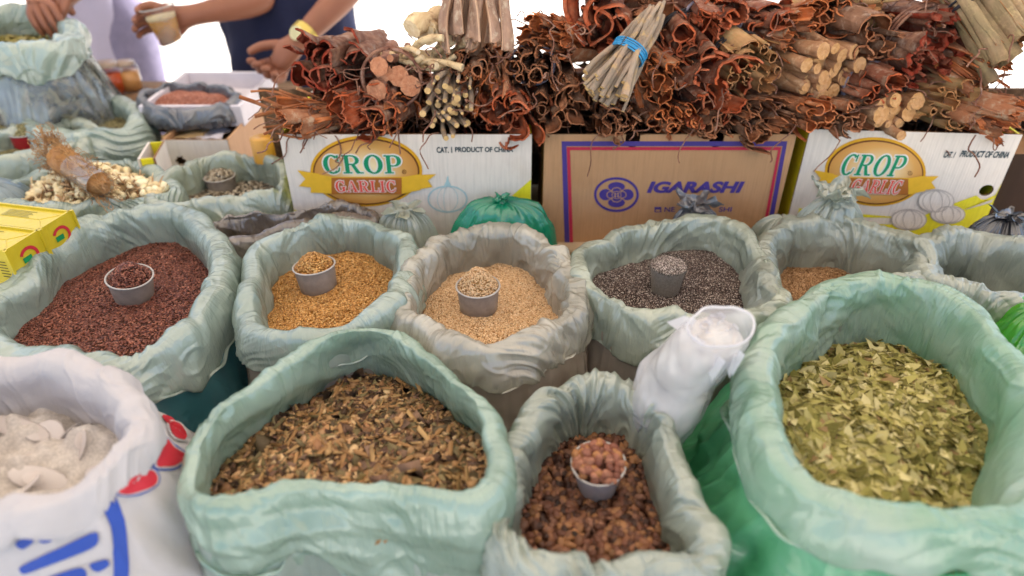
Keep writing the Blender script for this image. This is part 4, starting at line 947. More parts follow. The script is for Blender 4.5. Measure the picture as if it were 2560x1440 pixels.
bundle(1208, 228, 44, 'orange', 'fibrous orange bark strips between the grey twigs and the red rosette', yaw=-6, pitch=24, L=.16, n=13, prad=.010, arc=2.4, flare=.4, open_=.5, rz=.95, bnd=None, rag=.018, fibres=6)
bundle(1278, 290, 56, 'red', 'red bark rosette splayed open over the right corner of the left carton', yaw=6, pitch=16, L=.17, n=14, prad=.016, arc=2.4, th=.003, flare=.55, open_=.5, rz=1., bnd=None, rag=.006)
# --- over the brown carton
bundle(1372, 85, 66, 'orange', 'shaggy orange brown fibrous bark roll at the top of the heap', yaw=-35, pitch=-6, L=.17, n=22, prad=.011, arc=2.6, flare=.1, rz=.55, bnd=None, fibres=18, rag=.014, open_=.2)
bundle(1325, 165, 54, 'brown', 'dark knobbly curls tied with a white string above the dark rosette', yaw=-10, pitch=4, L=.17, n=15, prad=.013, arc=4.4, flare=.15, rz=.85, bnd='lilac', by=.035, fibres=5, rag=.010)
bundle(1398, 255, 56, 'brown', 'dark brown bark rosette over the left corner of the brown carton', yaw=0, pitch=10, L=.2, n=20, prad=.013, arc=3.6, flare=.25, rz=1.15, bnd=None, open_=.3, rag=.008)
bundle(1515, 50, 72, 'red', 'wide open red bark curls with the white sky showing through', yaw=-4, pitch=6, L=.13, n=7, prad=.036, arc=3.4, th=.0048, flare=.0, rz=.7, bnd=None, rag=.006, d=1.37)
bundle(1512, 222, 40, 'stick', 'grey twigs with pale yellow ends tied with a bright blue band', 'stick', yaw=-46, pitch=41, L=.175, n=38, prad=.0050, bnd='blue', by=.085, flare=1.3, rz=.9, d=1.245, name='twig_bundle', jf=.018)
bundle(1658, 200, 62, 'orange', 'reddish quill bundle with a black band right of the blue banded twigs', yaw=12, pitch=20, L=.21, n=24, prad=.0105, arc=5.0, flare=.25, rz=.95, bnd='black', by=.075, rag=.007, open_=.15)
bundle(1735, 112, 62, 'red', 'grey skinned red bark curls tied with a black band near the top centre', yaw=8, pitch=24, L=.19, n=12, prad=.019, arc=4.4, th=.003, flare=.2, rz=.8, bnd='black', by=.06, rag=.008)
bundle(1640, 20, 50, 'brown', 'brown bark piece lying across the top edge right of the open curls', yaw=30, pitch=-6, L=.18, n=12, prad=.016, arc=2.6, flare=.1, rz=.55, bnd=None, fibres=5, d=1.40)
bundle(1800, 45, 72, 'red', 'broad bright red bark curls at the very top of the heap', yaw=10, pitch=6, L=.18, n=14, prad=.019, arc=3.6, th=.0032, flare=.15, rz=.62, bnd='lilac', by=.03, rag=.01, d=1.38)
bundle(1780, 240, 66, 'red', 'broad ragged red bark sheets jutting out above the brown carton', yaw=16, pitch=10, L=.20, n=11, prad=.026, arc=1.9, th=.0034, flare=.35, open_=.3, rz=.8, bnd=None, rag=.016)
bundle(1690, 300, 58, 'orange', 'orange red quills in a low row on the middle of the brown carton', yaw=6, pitch=2, L=.2, n=20, prad=.010, arc=4.6, flare=.15, rz=.55, bnd=None, rag=.007)
bundle(1545, 308, 46, 'brown', 'dark red brown bark at the front edge of the brown carton under the twigs', yaw=-6, pitch=2, L=.2, n=12, prad=.014, arc=3.2, flare=.2, rz=.5, bnd=None)
bundle(1775, 312, 40, 'brown', 'dark flaking bark at the front edge of the brown carton right of the low quills', yaw=10, pitch=4, L=.2, n=12, prad=.012, arc=3, flare=.25, rz=.55, bnd=None, open_=.3)
bundle(1878, 178, 72, 'tan', 'large bundle of tan quills tied with a black band', yaw=18, pitch=18, L=.24, n=27, prad=.0115, arc=5.6, th=.0018, flare=.12, rz=.9, bnd='black', by=.06, rag=.004, open_=.05)
bundle(1900, 298, 62, 'brown', 'crumbling dark brown bark below the large tan quills', yaw=10, pitch=4, L=.2, n=20, prad=.012, arc=3.0, flare=.3, rz=.6, bnd=None, open_=.4, rag=.014, fibres=5)
# --- over the right carton
bundle(2075, 178, 80, 'tan', 'thick tan sticks with pale round cut ends tied with white string', 'stick', yaw=24, pitch=12, L=.24, n=30, prad=.0115, bnd='white', by=.105, flare=.08, rz=.85, name='stick_bundle', jf=.012, cat='bundle')
bundle(1925, 60, 44, 'red', 'small red bark curls between the bright red curls and the tan quills', yaw=0, pitch=6, L=.17, n=12, prad=.012, arc=3.6, flare=.2, rz=.7, bnd=None, d=1.39)
bundle(2000, 75, 56, 'orange', 'reddish brown bark strips above the thick tan sticks', yaw=30, pitch=4, L=.2, n=14, prad=.014, arc=3.2, flare=.25, rz=.7, bnd=None, d=1.38, open_=.3, rag=.012)
bundle(2090, 25, 52, 'orange', 'brown curls at the top edge above the white string sticks', yaw=-14, pitch=6, L=.2, n=14, prad=.014, arc=4.2, flare=.2, rz=.8, bnd=None, d=1.40, fibres=3)
bundle(2185, 110, 60, 'brown', 'dark brown curled bark right of the thick tan sticks', yaw=16, pitch=10, L=.2, n=14, prad=.016, arc=4.2, th=.003, flare=.2, rz=.7, bnd=None, rag=.008, fibres=3)
bundle(2190, 25, 56, 'tan', 'brown quills lying sideways along the top edge', yaw=52, pitch=0, L=.2, n=14, prad=.011, arc=5.4, flare=.1, rz=.6, bnd=None, d=1.42)
bundle(2205, 222, 56, 'red', 'dark red brown curls tied with grey string in the middle of the right heap', yaw=12, pitch=8, L=.2, n=18, prad=.012, arc=4.2, flare=.2, rz=.8, bnd='lilac', by=.05, rag=.007)
bundle(2045, 285, 56, 'orange', 'reddish curls below the thick tan sticks at the left corner of the right carton', yaw=14, pitch=6, L=.2, n=20, prad=.0105, arc=4.8, flare=.2, rz=.6, bnd=None)
bundle(2130, 292, 46, 'brown', 'brown quills resting on the right carton left of the chunky pale sticks', yaw=10, pitch=4, L=.2, n=14, prad=.011, arc=4.6, flare=.2, rz=.6, bnd=None)
bundle(2345, 118, 84, 'darkred', 'big chunky dark red bark bundle wrapped in brown strips', yaw=14, pitch=10, L=.2, n=20, prad=.020, arc=2.0, th=.008, flare=.15, rz=.85, bnd='brown', by=.05, rag=.014, fibres=4)
bundle(2245, 285, 62, 'tan', 'chunky pale cut sticks resting on the middle of the right carton', 'stick', yaw=12, pitch=4, L=.2, n=17, prad=.0125, bnd='black', by=.11, flare=.12, rz=.6, name='stick_bundle', jf=.014)
bundle(2400, 262, 66, 'tan', 'flat curled tan brown bark quills right of the chunky pale sticks', yaw=14, pitch=4, L=.22, n=20, prad=.0135, arc=4.0, flare=.15, rz=.72, bnd='black', by=.09, rag=.005)
bundle(2462, 175, 58, 'orange', 'long brown bark strips slanting down behind the curled quills', yaw=26, pitch=26, L=.24, n=18, prad=.010, arc=3.0, flare=.15, rz=.9, bnd=None, rag=.014, fibres=4)
bundle(2530, 130, 72, 'olive', 'greenish brown quills tied with a black band at the top right corner', yaw=34, pitch=42, L=.30, n=16, prad=.014, arc=5.6, th=.002, flare=.05, rz=.8, bnd='black', by=.12, rag=.004, open_=0, d=1.30)
bundle(2525, 292, 52, 'orange', 'bark strips hanging over the right end of the right carton', yaw=40, pitch=18, L=.2, n=12, prad=.013, arc=3.4, flare=.35, rz=.8, bnd=None, rag=.016, fibres=5, d=1.27)
bundle(2390, 22, 58, 'twig', 'tangle of thin dark roots at the top edge above the chunky red bark', 'root', yaw=30, pitch=0, L=.16, n=26, prad=.003, bnd=None, flare=.6, rz=.6, fibres=22, d=1.40, name='root_bundle', jf=.03)
# hidden core of the heap: the bundles lying behind the front ones
for i, (px_, py_, k_, d_) in enumerate([(800, 292, 'brown', 1.40), (900, 240, 'red', 1.42), (1030, 280, 'brown', 1.40), (1060, 200, 'orange', 1.42), (1180, 290, 'red', 1.40), (1230, 180, 'brown', 1.42), (1330, 285, 'brown', 1.42), (1400, 180, 'brown', 1.43), (1480, 275, 'brown', 1.40),
                                        (1600, 300, 'brown', 1.40), (1600, 130, 'orange', 1.44), (1720, 210, 'red', 1.42), (1820, 300, 'brown', 1.40), (1850, 110, 'brown', 1.44), (1970, 290, 'red', 1.40), (2000, 180, 'brown', 1.43), (2130, 230, 'brown', 1.42), (2230, 120, 'red', 1.45), (2300, 220, 'brown', 1.42), (2340, 300, 'brown', 1.40), (2430, 100, 'brown', 1.45), (2480, 280, 'brown', 1.40)]):
    bundle(px_, py_, 66, k_, 'bark bundle packed behind the front ones, hardly visible', yaw=(i * 37) % 30 - 15, pitch=0, L=.16, n=12, prad=.017, arc=4, rz=.75, bnd=None, d=d_)
prism(f3, ell(2064, 470, 17, 13), .0062, 'hole_dark_disc', M['hole'], box3)  # flat dark disc painted for the shaded inside of the hole
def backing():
    t = thing('filler_board', (.43, 1.585, RZ), 'dark brown board standing behind the printed cartons', 'board')  # board added to darken gaps where a carton side lies in shade
    b = MB(); b.box((.43, 1.59, .42), (2.05, .012, .245)); b.obj('board', bark('gap_shade_board', '#3a2a20', '#54402f'), t, smooth=False)
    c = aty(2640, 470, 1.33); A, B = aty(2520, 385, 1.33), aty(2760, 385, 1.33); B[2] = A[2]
    carton('shadow_carton', 'dark brown carton in shade at the right end of the stand', A, B, A[2] - RZ, .24, solid('shadow_card', '#3c2a20', .8, .2, .1, 20), solid('shadow_card_side', '#38271e', .8, .2))  # dark box added to stand in for the shadow beside the cartons
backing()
# ------------------------------------------------------------------ sacks and things at the back left
GB2 = 'open plastic sacks of seeds and herbs'
sack('brown', 'plastic_sack', 'brownish grey plastic sack wedged behind the golden flax sack', [(525, 562), (566, 535), (660, 530), (760, 522), (860, 507), (925, 520), (930, 540), (850, 540), (760, 552), (680, 566), (610, 590), (550, 598)], .405, .014, .016, .05, .07, M['brown_film'], M['brown_film'], 21, amp=.012, crf=18)
heap('brown', 'brown_powder', 'dark brown powder deep in the brownish grey sack', 'herb', 3000, 'herbs', dk('bp_under', '#5c3a2c'), M['v_mat'])
sack('garlic', 'root_sack', 'pale sage sack heaped with cream bulbs and dry roots, back left', [(8, 490), (50, 440), (150, 412), (290, 405), (395, 425), (432, 462), (360, 492), (210, 502), (85, 515)], .42, .020, .022, .03, .06, M['sage_b'], M['sage_b'], 22, amp=.008)
sack('bits', 'herb_sack', 'pale green sack with a cup of grey bark bits, beside the left carton', [(375, 482), (425, 432), (500, 395), (600, 382), (685, 392), (700, 425), (690, 470), (600, 488), (480, 497), (400, 500)], .42, .018, .022, .07, .065, M['sage_pale'], M['sage'], 23, amp=.008)
sack('back', 'herb_sack', 'pale blue green sack with a cup of brown powder, behind the red cups', [(62, 282), (120, 248), (200, 240), (292, 240), (338, 268), (322, 308), (250, 322), (150, 325), (80, 312)], .45, .028, .028, .05, .09, M['sage_b'], M['blue_grey'], 24, amp=.009, bulge=1.6)
sack('red', 'herb_sack', 'pale green sack at the left edge holding red cups', [(-90, 385), (-70, 335), (30, 322), (110, 305), (170, 292), (218, 305), (215, 338), (140, 366), (40, 388), (-30, 400)], .44, .024, .026, .05, .10, M['sage_pale'], M['blue_grey'], 25, amp=.009, bulge=1.5)
sack('powder', 'powder_sack', 'blue grey sack of reddish powder standing in the white tray', [(352, 240), (400, 214), (470, 205), (555, 216), (590, 240), (540, 262), (450, 268), (385, 262)], .47, .010, .018, .030, .04, M['smoke'], M['smoke'], 26, amp=.006, zb=.412, bulge=.9)
sack('tall', 'leaf_sack', 'tall see-through sack stuffed with dry pods and leaves, top left corner', [(-120, 72), (-60, 32), (20, 14), (100, 16), (160, 42), (176, 72), (130, 98), (50, 106), (-40, 106), (-105, 98)], .62, .030, .030, .08, .075, M['sage_b'], film('tall_body_film', '#c2c8c6', '#a6aeb0', .2, .74, .12, 31, .9), 27, amp=.010, bulge=3.0, bamp=.006)
def bulbk(r, n):
    m = n // 3
    a = (ball(10, 6), np.stack([.019 + 0 * np.arange(m), .013 + 0 * np.arange(m), .013 + 0 * np.arange(m)], -1) * (1 + .2 * r.normal(size=(m, 1))), palette(r, m, ['#e0cfa4', '#d2bc90', '#e8dcb8'], None, .06))
    b_ = (chip(4), np.abs(np.stack([.035 + 0 * np.arange(n), .003 + 0 * np.arange(n), .003 + 0 * np.arange(n)], -1) * (1 + .3 * r.normal(size=(n, 1)))), palette(r, n, ['#b08a60', '#8c6440', '#caa880', '#d8c49c'], None, .1))
    return [a, b_]
heap('garlic', 'cream_bulbs_and_roots', 'cream bulbs and dry root bits heaped in the back left sack', bulbk, 1300, 'roots', dk('gb_under', '#8c7450'), M['v_mat'], .040, .008, tilt=.7, lift=.003)
heap('bits', 'grey_bark_bits', 'grey bark bits in the sack beside the left carton', 'bits', 1500, 'herbs', dk('bb_under', '#4c4840'), M['v_mat'], .0, .004)
heap('back', 'brown_powder', 'greenish brown powder in the pale blue green sack', 'herb', 5000, 'herbs', dk('bk_under', '#6a5c44'), M['v_mat'], .01)
heap('red', 'dry_green_herb', 'dry green herb around the red cups', 'herb', 4000, 'herbs', dk('rh_under', '#6c6444'), M['v_mat'], .005)
heap('powder', 'reddish_powder', 'reddish powder in the sack on the white tray', lambda r, n: [(lens(6), np.full((n, 3), .003), palette(r, n, ['#a06450', '#b47860', '#8c5040', '#c89480']))], 6000, 'powder', dk('pw_under', '#a06450'), M['v_mat'], .02)
heap('tall', 'dry_pods', 'dry pods near the mouth of the tall sack', leafk, 900, 'pods', dk('tp_under', '#6c6650'), M['v_leaf'], .0)
def fill_side(key, name, label, kind, count, cat, base, mat, inset=.020):
    S = SACKS[key]; n = S['n']; r = np.random.RandomState(9); pb = S['pb']; idx = np.arange(0, n, 4)
    sel = pb[:, 0] > 0; us = pb[sel, 0] * S['wo'] - inset; vs = pb[sel, 1] * S['zt']
    B = S['C'][idx][:, None] + us[None, :, None] * S['N'][idx][:, None]; B[..., 2] = S['z'] + vs[None]
    K = B.shape[1]; i = r.randint(0, len(idx), count); j = r.rand(count) * (K - 1.01); j0 = j.astype(int); f = (j - j0)[:, None]
    P = B[i, j0] * (1 - f) + B[i, j0 + 1] * f + np.stack([r.normal(0, .004, count), r.normal(0, .004, count), 0 * i], -1)
    surf_grains(name, kind, label, B.reshape(-1, 3), [grid_faces(len(idx), K, True)], base, P, S['N'][idx][i], r, mat, cat, .3, 1, .001)
def podk(r, n):
    sz = np.stack([.045 * (1 + .3 * r.normal(size=n)), .013 * (1 + .25 * r.normal(size=n)), .01 + 0 * np.arange(n)], -1)
    return [(leaf(), np.abs(sz), palette(r, n, ['#8c8468', '#a09474', '#6c6450', '#b0a888', '#5a5040', '#94886c'], None, .12))]
fill_side('tall', 'dry_pods', 'dry grey green pods seen through the tall clear sack', podk, 2600, 'pods', dk('tall_under', '#4c463a'), M['v_leaf'])
GC = 'measuring cups standing in the sacks'
cup('bits', 548, 440, 'clear cup heaped with grey bark bits beside the left carton', 'grey bark bits heaped in the cup', 'bits', M['v_mat'], dk('b2', '#5c5448'), M['cup_metal'], .034, .030, .06, .028, (0, 0), 260, mound=.016, hname='heaped_bark_bits', seed=6)
cup('back', 218, 262, 'cup heaped with brown powder in the pale blue green sack', 'brown powder heaped in the cup', 'herb', M['v_mat'], dk('b3', '#7c6444'), M['cup_metal'], .040, .034, .06, .035, (.1, 0), 900, mound=.024, hname='heaped_powder', seed=7)
m_redcup = solid('red_cup', '#a02028', .35, .5, .03)
cup('red', 62, 330, 'red cup heaped with dry green herb, right one of the two at the left edge', 'dry green herb heaped in the red cup', 'herb', M['v_mat'], dk('b4', '#7c7450'), m_redcup, .036, .032, .06, .038, (0, 0), 700, mound=.022, hname='heaped_herb', seed=8)
cup('red', -14, 332, 'brown cup heaped with dry green herb, cut by the left edge', 'dry green herb heaped in the brown cup', 'herb', M['v_mat'], dk('b5', '#7c7450'), M['cup_metal'], .036, .032, .06, .038, (0, 0), 700, mound=.020, hname='heaped_herb', seed=9)
# hairy root bundle on the bulbs
def hairy():
    P0, P1 = atz(135, 385, .475), atz(262, 470, .452); t = thing('root_bundle', (P0 + P1) / 2, 'hairy brown root bundle wrapped in film, lying on the cream bulbs', 'root bundle')
    m = 16; s = np.linspace(0, 1, m)[:, None]; b = MB(); b.tube(P0 + (P1 - P0) * s, .025 * (1 + .12 * np.sin(s[:, 0] * 7)) * np.minimum(1, .25 + 5 * np.minimum(s[:, 0] + .03, 1.03 - s[:, 0])) , 18); b.obj('root_core', bark('hairy_root', '#7c5230', '#b4844e', stretch=(6, 6, 6)), t)
    b = MB(); b.tube(P0 + (P1 - P0) * (s * .5 + .42), .0275, 20, cap=False); b.obj('film_wrap', film('wrap_film', '#dcd6cc', '#c8c0b4', .2, .55, .15, 33, .9), t)
    r = np.random.RandomState(3); b = MB(); T = (P1 - P0) / np.linalg.norm(P1 - P0)
    for q in range(520):
        a = r.rand() * 6.28; k = 8; o_ = np.array([math.cos(a), 0, math.sin(a)]) * .025; o_ -= T * (o_ @ T); end = r.rand() < .25
        st = P0 + (P1 - P0) * (r.rand() if not end else .02) + o_
        P = st + np.cumsum(r.normal(0, .0035, (k, 3)) + (T * r.choice([-1, 1]) * .006 + o_ * .02 if not end else -T * .004 + o_ * .08), 0); b.tube(P, .0007, 4)
    b.obj('root_hair', bark('tan_root_hair', '#8c6440', '#b89060'), t)
hairy()
# ------------------------------------------------------------------ crates, tray, cartons, jars at the back left
def back_crate():
    a = aty(230, 240, 1.96); t = thing('wooden_crate', (-.98, 2.04, 0), 'wooden crate behind the white tray, jars standing on it', 'crate')
    wd = bark('crate_wood', '#7c6048', '#a08468', stretch=(1, 9, 9))
    for k in range(4):
        b = MB(); b.box((-.98, 1.96, .05 + k * .095), (.62, .012, .085)); b.obj('slat', wd, t)
    b = MB(); b.box((-.98, 2.04, .385), (.64, .19, .012)); b.obj('top_board', wd, t)
    for x in (-1.27, -.69):
        b = MB(); b.box((x, 2.04, .19), (.02, .14, .375)); b.obj('end_board', wd, t)
back_crate()
def jar(px, py, y, z0, r_, h, label, fillc, name='glass_jar'):
    p = aty(px, py, y); p[2] = z0; t = thing(name, p, label, 'jar')
    b = MB(); b.lathe([(.001, .003), (r_ * .93, .003), (r_ * .93, h * .72), (.001, h * .72)], p, 28); b.obj('contents', solid(name + '_fill' + fillc, fillc, .3, .5, .1, 30), t)
    b = MB(); b.lathe([(.001, 0), (r_, 0), (r_, h * .85), (r_ * .8, h * .93), (r_ * .8, h)], p, 28); b.obj('glass', M['glass'], t)
    b = MB(); b.lathe([(r_ * .84, h * .93), (r_ * .84, h * 1.06), (.001, h * 1.06)], p, 28); b.obj('lid', solid('jar_lid' + fillc, '#b8a08c' if name != 'tall_jar' else '#d09838', .4, .5), t)
jar(286, 235, 2.02, .392, .040, .085, 'glass jar of orange stuff behind the pink bag', '#c8501c')
jar(334, 235, 2.05, .392, .034, .080, 'jar of pale orange stuff just right of the deep orange one', '#e0a060')
jar(664, 400, 1.50, .001, .030, .43, 'tall yellow orange jar squeezed behind the left end of the left carton', '#d8901c', 'tall_jar')
def tray():
    A, B = aty(345, 266, 1.70), aty(600, 263, 1.70); B[2] = A[2]; f = Face(A, B, .05); D = .30; H = .052
    t = thing('white_tray', A + f.U * f.W / 2 - f.Nn * D / 2 - np.array([0, 0, H]), 'white shallow tray holding the sack of reddish powder', 'tray')
    wm = solid('foam_white', '#d8d2d8', .6, .3, .04); R = np.stack([f.U, -f.Nn, f.Z], -1)
    for nm, c, s in (('front_wall', (f.W / 2, .006, -H / 2), (f.W, .012, H)), ('back_wall', (f.W / 2, D - .006, -H / 2), (f.W, .012, H)), ('side_wall', (.006, D / 2, -H / 2), (.012, D - .025, H)), ('side_wall', (f.W - .006, D / 2, -H / 2), (.012, D - .025, H)), ('bottom', (f.W / 2, D / 2, -H + .004), (f.W - .025, D - .025, .008))):
        b = MB(); b.box(f.A + R @ np.array(c), s, 0, R); b.obj(nm, wm, t, smooth=False)
    return A[2] - H
tz = tray()
A, B = aty(402, 350, 1.585), aty(566, 343, 1.585); B[2] = A[2]
carton('open_carton', 'open plain white carton with a hand hole under the white tray', A, B, A[2] - .002, .34, M['card_white'], M['card_brown'], holes=((452, 402, .014, .010),))
A, B = aty(388, 395, 1.42), aty(416, 366, 1.52); B[2] = A[2]
carton('small_carton', 'small carton with yellow edge between the sacks at the back left', A, B, A[2] - .002, .03, M['card_white'], M['yellow'])
def paper():
    c = aty(515, 322, 1.68); t = []
    for k, (dx, cc) in enumerate(((0, '#cfcad2'), (-.05, '#c8a878'))):
        n = 12; X, Y = np.meshgrid(np.linspace(-.05, .05, n), np.linspace(-.04, .04, n), indexing='ij'); Z = .012 * noise(np.stack([X, Y, 0 * X + k], -1) * 25)
        V = np.stack([X, Y, Z], -1).reshape(-1, 3) + c + np.array([dx, 0, .004 * k - .012]); o = obj('crumpled_paper', mesh_np('crumpled_paper', V, grid_faces(n, n), [solid('paper' + cc, cc, .8, .2)])); md = o.modifiers.new('s', 'SOLIDIFY'); md.thickness = .001
        tag(o, ['crumpled whitish paper lying in the open white carton', 'tan paper scrap lying in the open white carton'][k], 'paper')
paper()
# ------------------------------------------------------------------ stuffed and knotted bags
def knotbag(px, py, y, rx, ry, ztop, zb, mat, label, seed, knot=.016, tuft=.025, pleat=.006, name='knotted_bag', shape=.55, skew=(0, 0), tuftn=5, flat_=0.):
    c = aty(px, py, y); n, m = 260, 90; th = np.arange(n) / n * 6.28318; r = np.linspace(0, 1, m)
    H = ztop - zb; T_, R_ = np.meshgrid(th, r, indexing='ij')
    ang = R_ * math.pi * .80; rad = np.where(ang < math.pi / 2, np.sin(ang) ** shape, 1 - .12 * (ang - math.pi / 2)); rad = np.sin(np.clip(ang, 0, math.pi / 2)) ** (1 / (1 + shape)) * np.where(ang > math.pi / 2, 1 - .1 * (ang - 1.57), 1)
    zz = np.where(ang < math.pi / 2, ztop - (1 - np.cos(np.clip(ang, 0, 1.5708))) * H * .42, ztop - H * .42 - (ang - math.pi / 2) / (math.pi * .30) * H * .58)
    Q = np.stack([np.cos(T_) * 5, np.sin(T_) * 5, R_ * 1.5], -1); pl = (1 - np.abs(noise(Q, seed)) * 2.6) * np.exp(-R_ * 3.2) * R_ ** .6 * 2
    V = np.stack([c[0] + rx * rad * np.cos(T_) + skew[0] * (ztop - zz), c[1] + ry * rad * np.sin(T_) + skew[1] * (ztop - zz), zz], -1)
    d = pleat * 2 * pl + .007 * crumple(V, 13, seed, 5) * np.clip(R_ * 4, 0, 1)
    V[..., 0] += d * np.cos(T_) * .6; V[..., 1] += d * np.sin(T_) * .6; V[..., 2] = np.maximum(V[..., 2] + d * .8 * (R_ < .7), zb)
    t = thing(name, (c[0], c[1], zb), label, 'plastic bag', None)
    obj('bag_body', mesh_np('bag_body', V.reshape(-1, 3), grid_faces(n, m, True), [mat]), t)
    if knot:
        k, w_ = 40, 40; A, B_ = np.meshgrid(np.arange(k) / k * 6.283, np.linspace(0, 1, w_), indexing='ij')
        # twisted neck that opens into a crumpled tuft
        pr = np.interp(B_, [0, .18, .35, .5, .75, 1], [1.3, .9, 1.15, .8, 1.5, 1.9]) * knot
        fl = 1 + .45 * np.sin(A * tuftn + B_ * 3) * np.clip(B_ - .4, 0, 1) * 1.4 + .18 * np.sin(A * 9 + B_ * 6)
        q = np.stack([np.cos(A) * pr * fl, np.sin(A) * pr * fl, -.004 + B_ * tuft], -1); q[..., 2] += tuft * .35 * noise(q * 60, seed) * B_ * 2
        q += .004 * crumple(q, 50, seed, 4)[..., None]
        obj('knot', mesh_np('knot', (q + np.array([c[0], c[1], ztop])).reshape(-1, 3), grid_faces(k, w_, True), [mat]), t)
    return t
knotbag(1258, 500, 1.238, .118, .060, .425, .002, M['emerald'], 'bright emerald green plastic bag knotted at the top, before the cartons', 1, knot=.009, tuft=.014, pleat=.006, shape=.9)
knotbag(1010, 528, 1.215, .075, .050, .415, .002, M['grey_sage'], 'small pale grey green bag knotted between the golden flax and sesame sacks', 2, knot=.018, tuft=.010, pleat=.008)
knotbag(1745, 500, 1.235, .060, .040, .412, .002, M['smoke'], 'dark grey knotted bag in front of the brown carton', 3, knot=.020, tuft=.022, pleat=.008)
knotbag(2095, 490, 1.205, .085, .050, .445, .002, M['grey_sage'], 'grey green bag with a large crumpled knot in front of the right carton', 4, knot=.022, tuft=.030, pleat=.010, shape=.3)
knotbag(1960, 530, 1.21, .075, .045, .405, .002, M['grey_sage'], 'flat grey green bag lying left of the large crumpled knot', 5, knot=0, pleat=.004)
knotbag(2530, 520, 1.17, .075, .055, .425, .002, M['black_film'], 'black plastic bag at the right edge under the right carton', 6, knot=.014, tuft=.012)
knotbag(2600, 800, .84, .062, .062, .44, .002, M['neon'], 'bright lime green plastic bag at the right edge above the leaf sack', 7, knot=.012, tuft=.010)
knotbag(130, 235, 1.80, .125, .09, .475, .002, M['pink_film'], 'pinkish see-through bag with red things under the tall sack', 8, knot=0, pleat=.004, shape=.3)
knotbag(-40, 470, 1.30, .12, .09, .44, .002, M['blue_grey'], 'bluish plastic bag at the left edge below the red cups', 9, knot=0, pleat=.004, shape=.3)
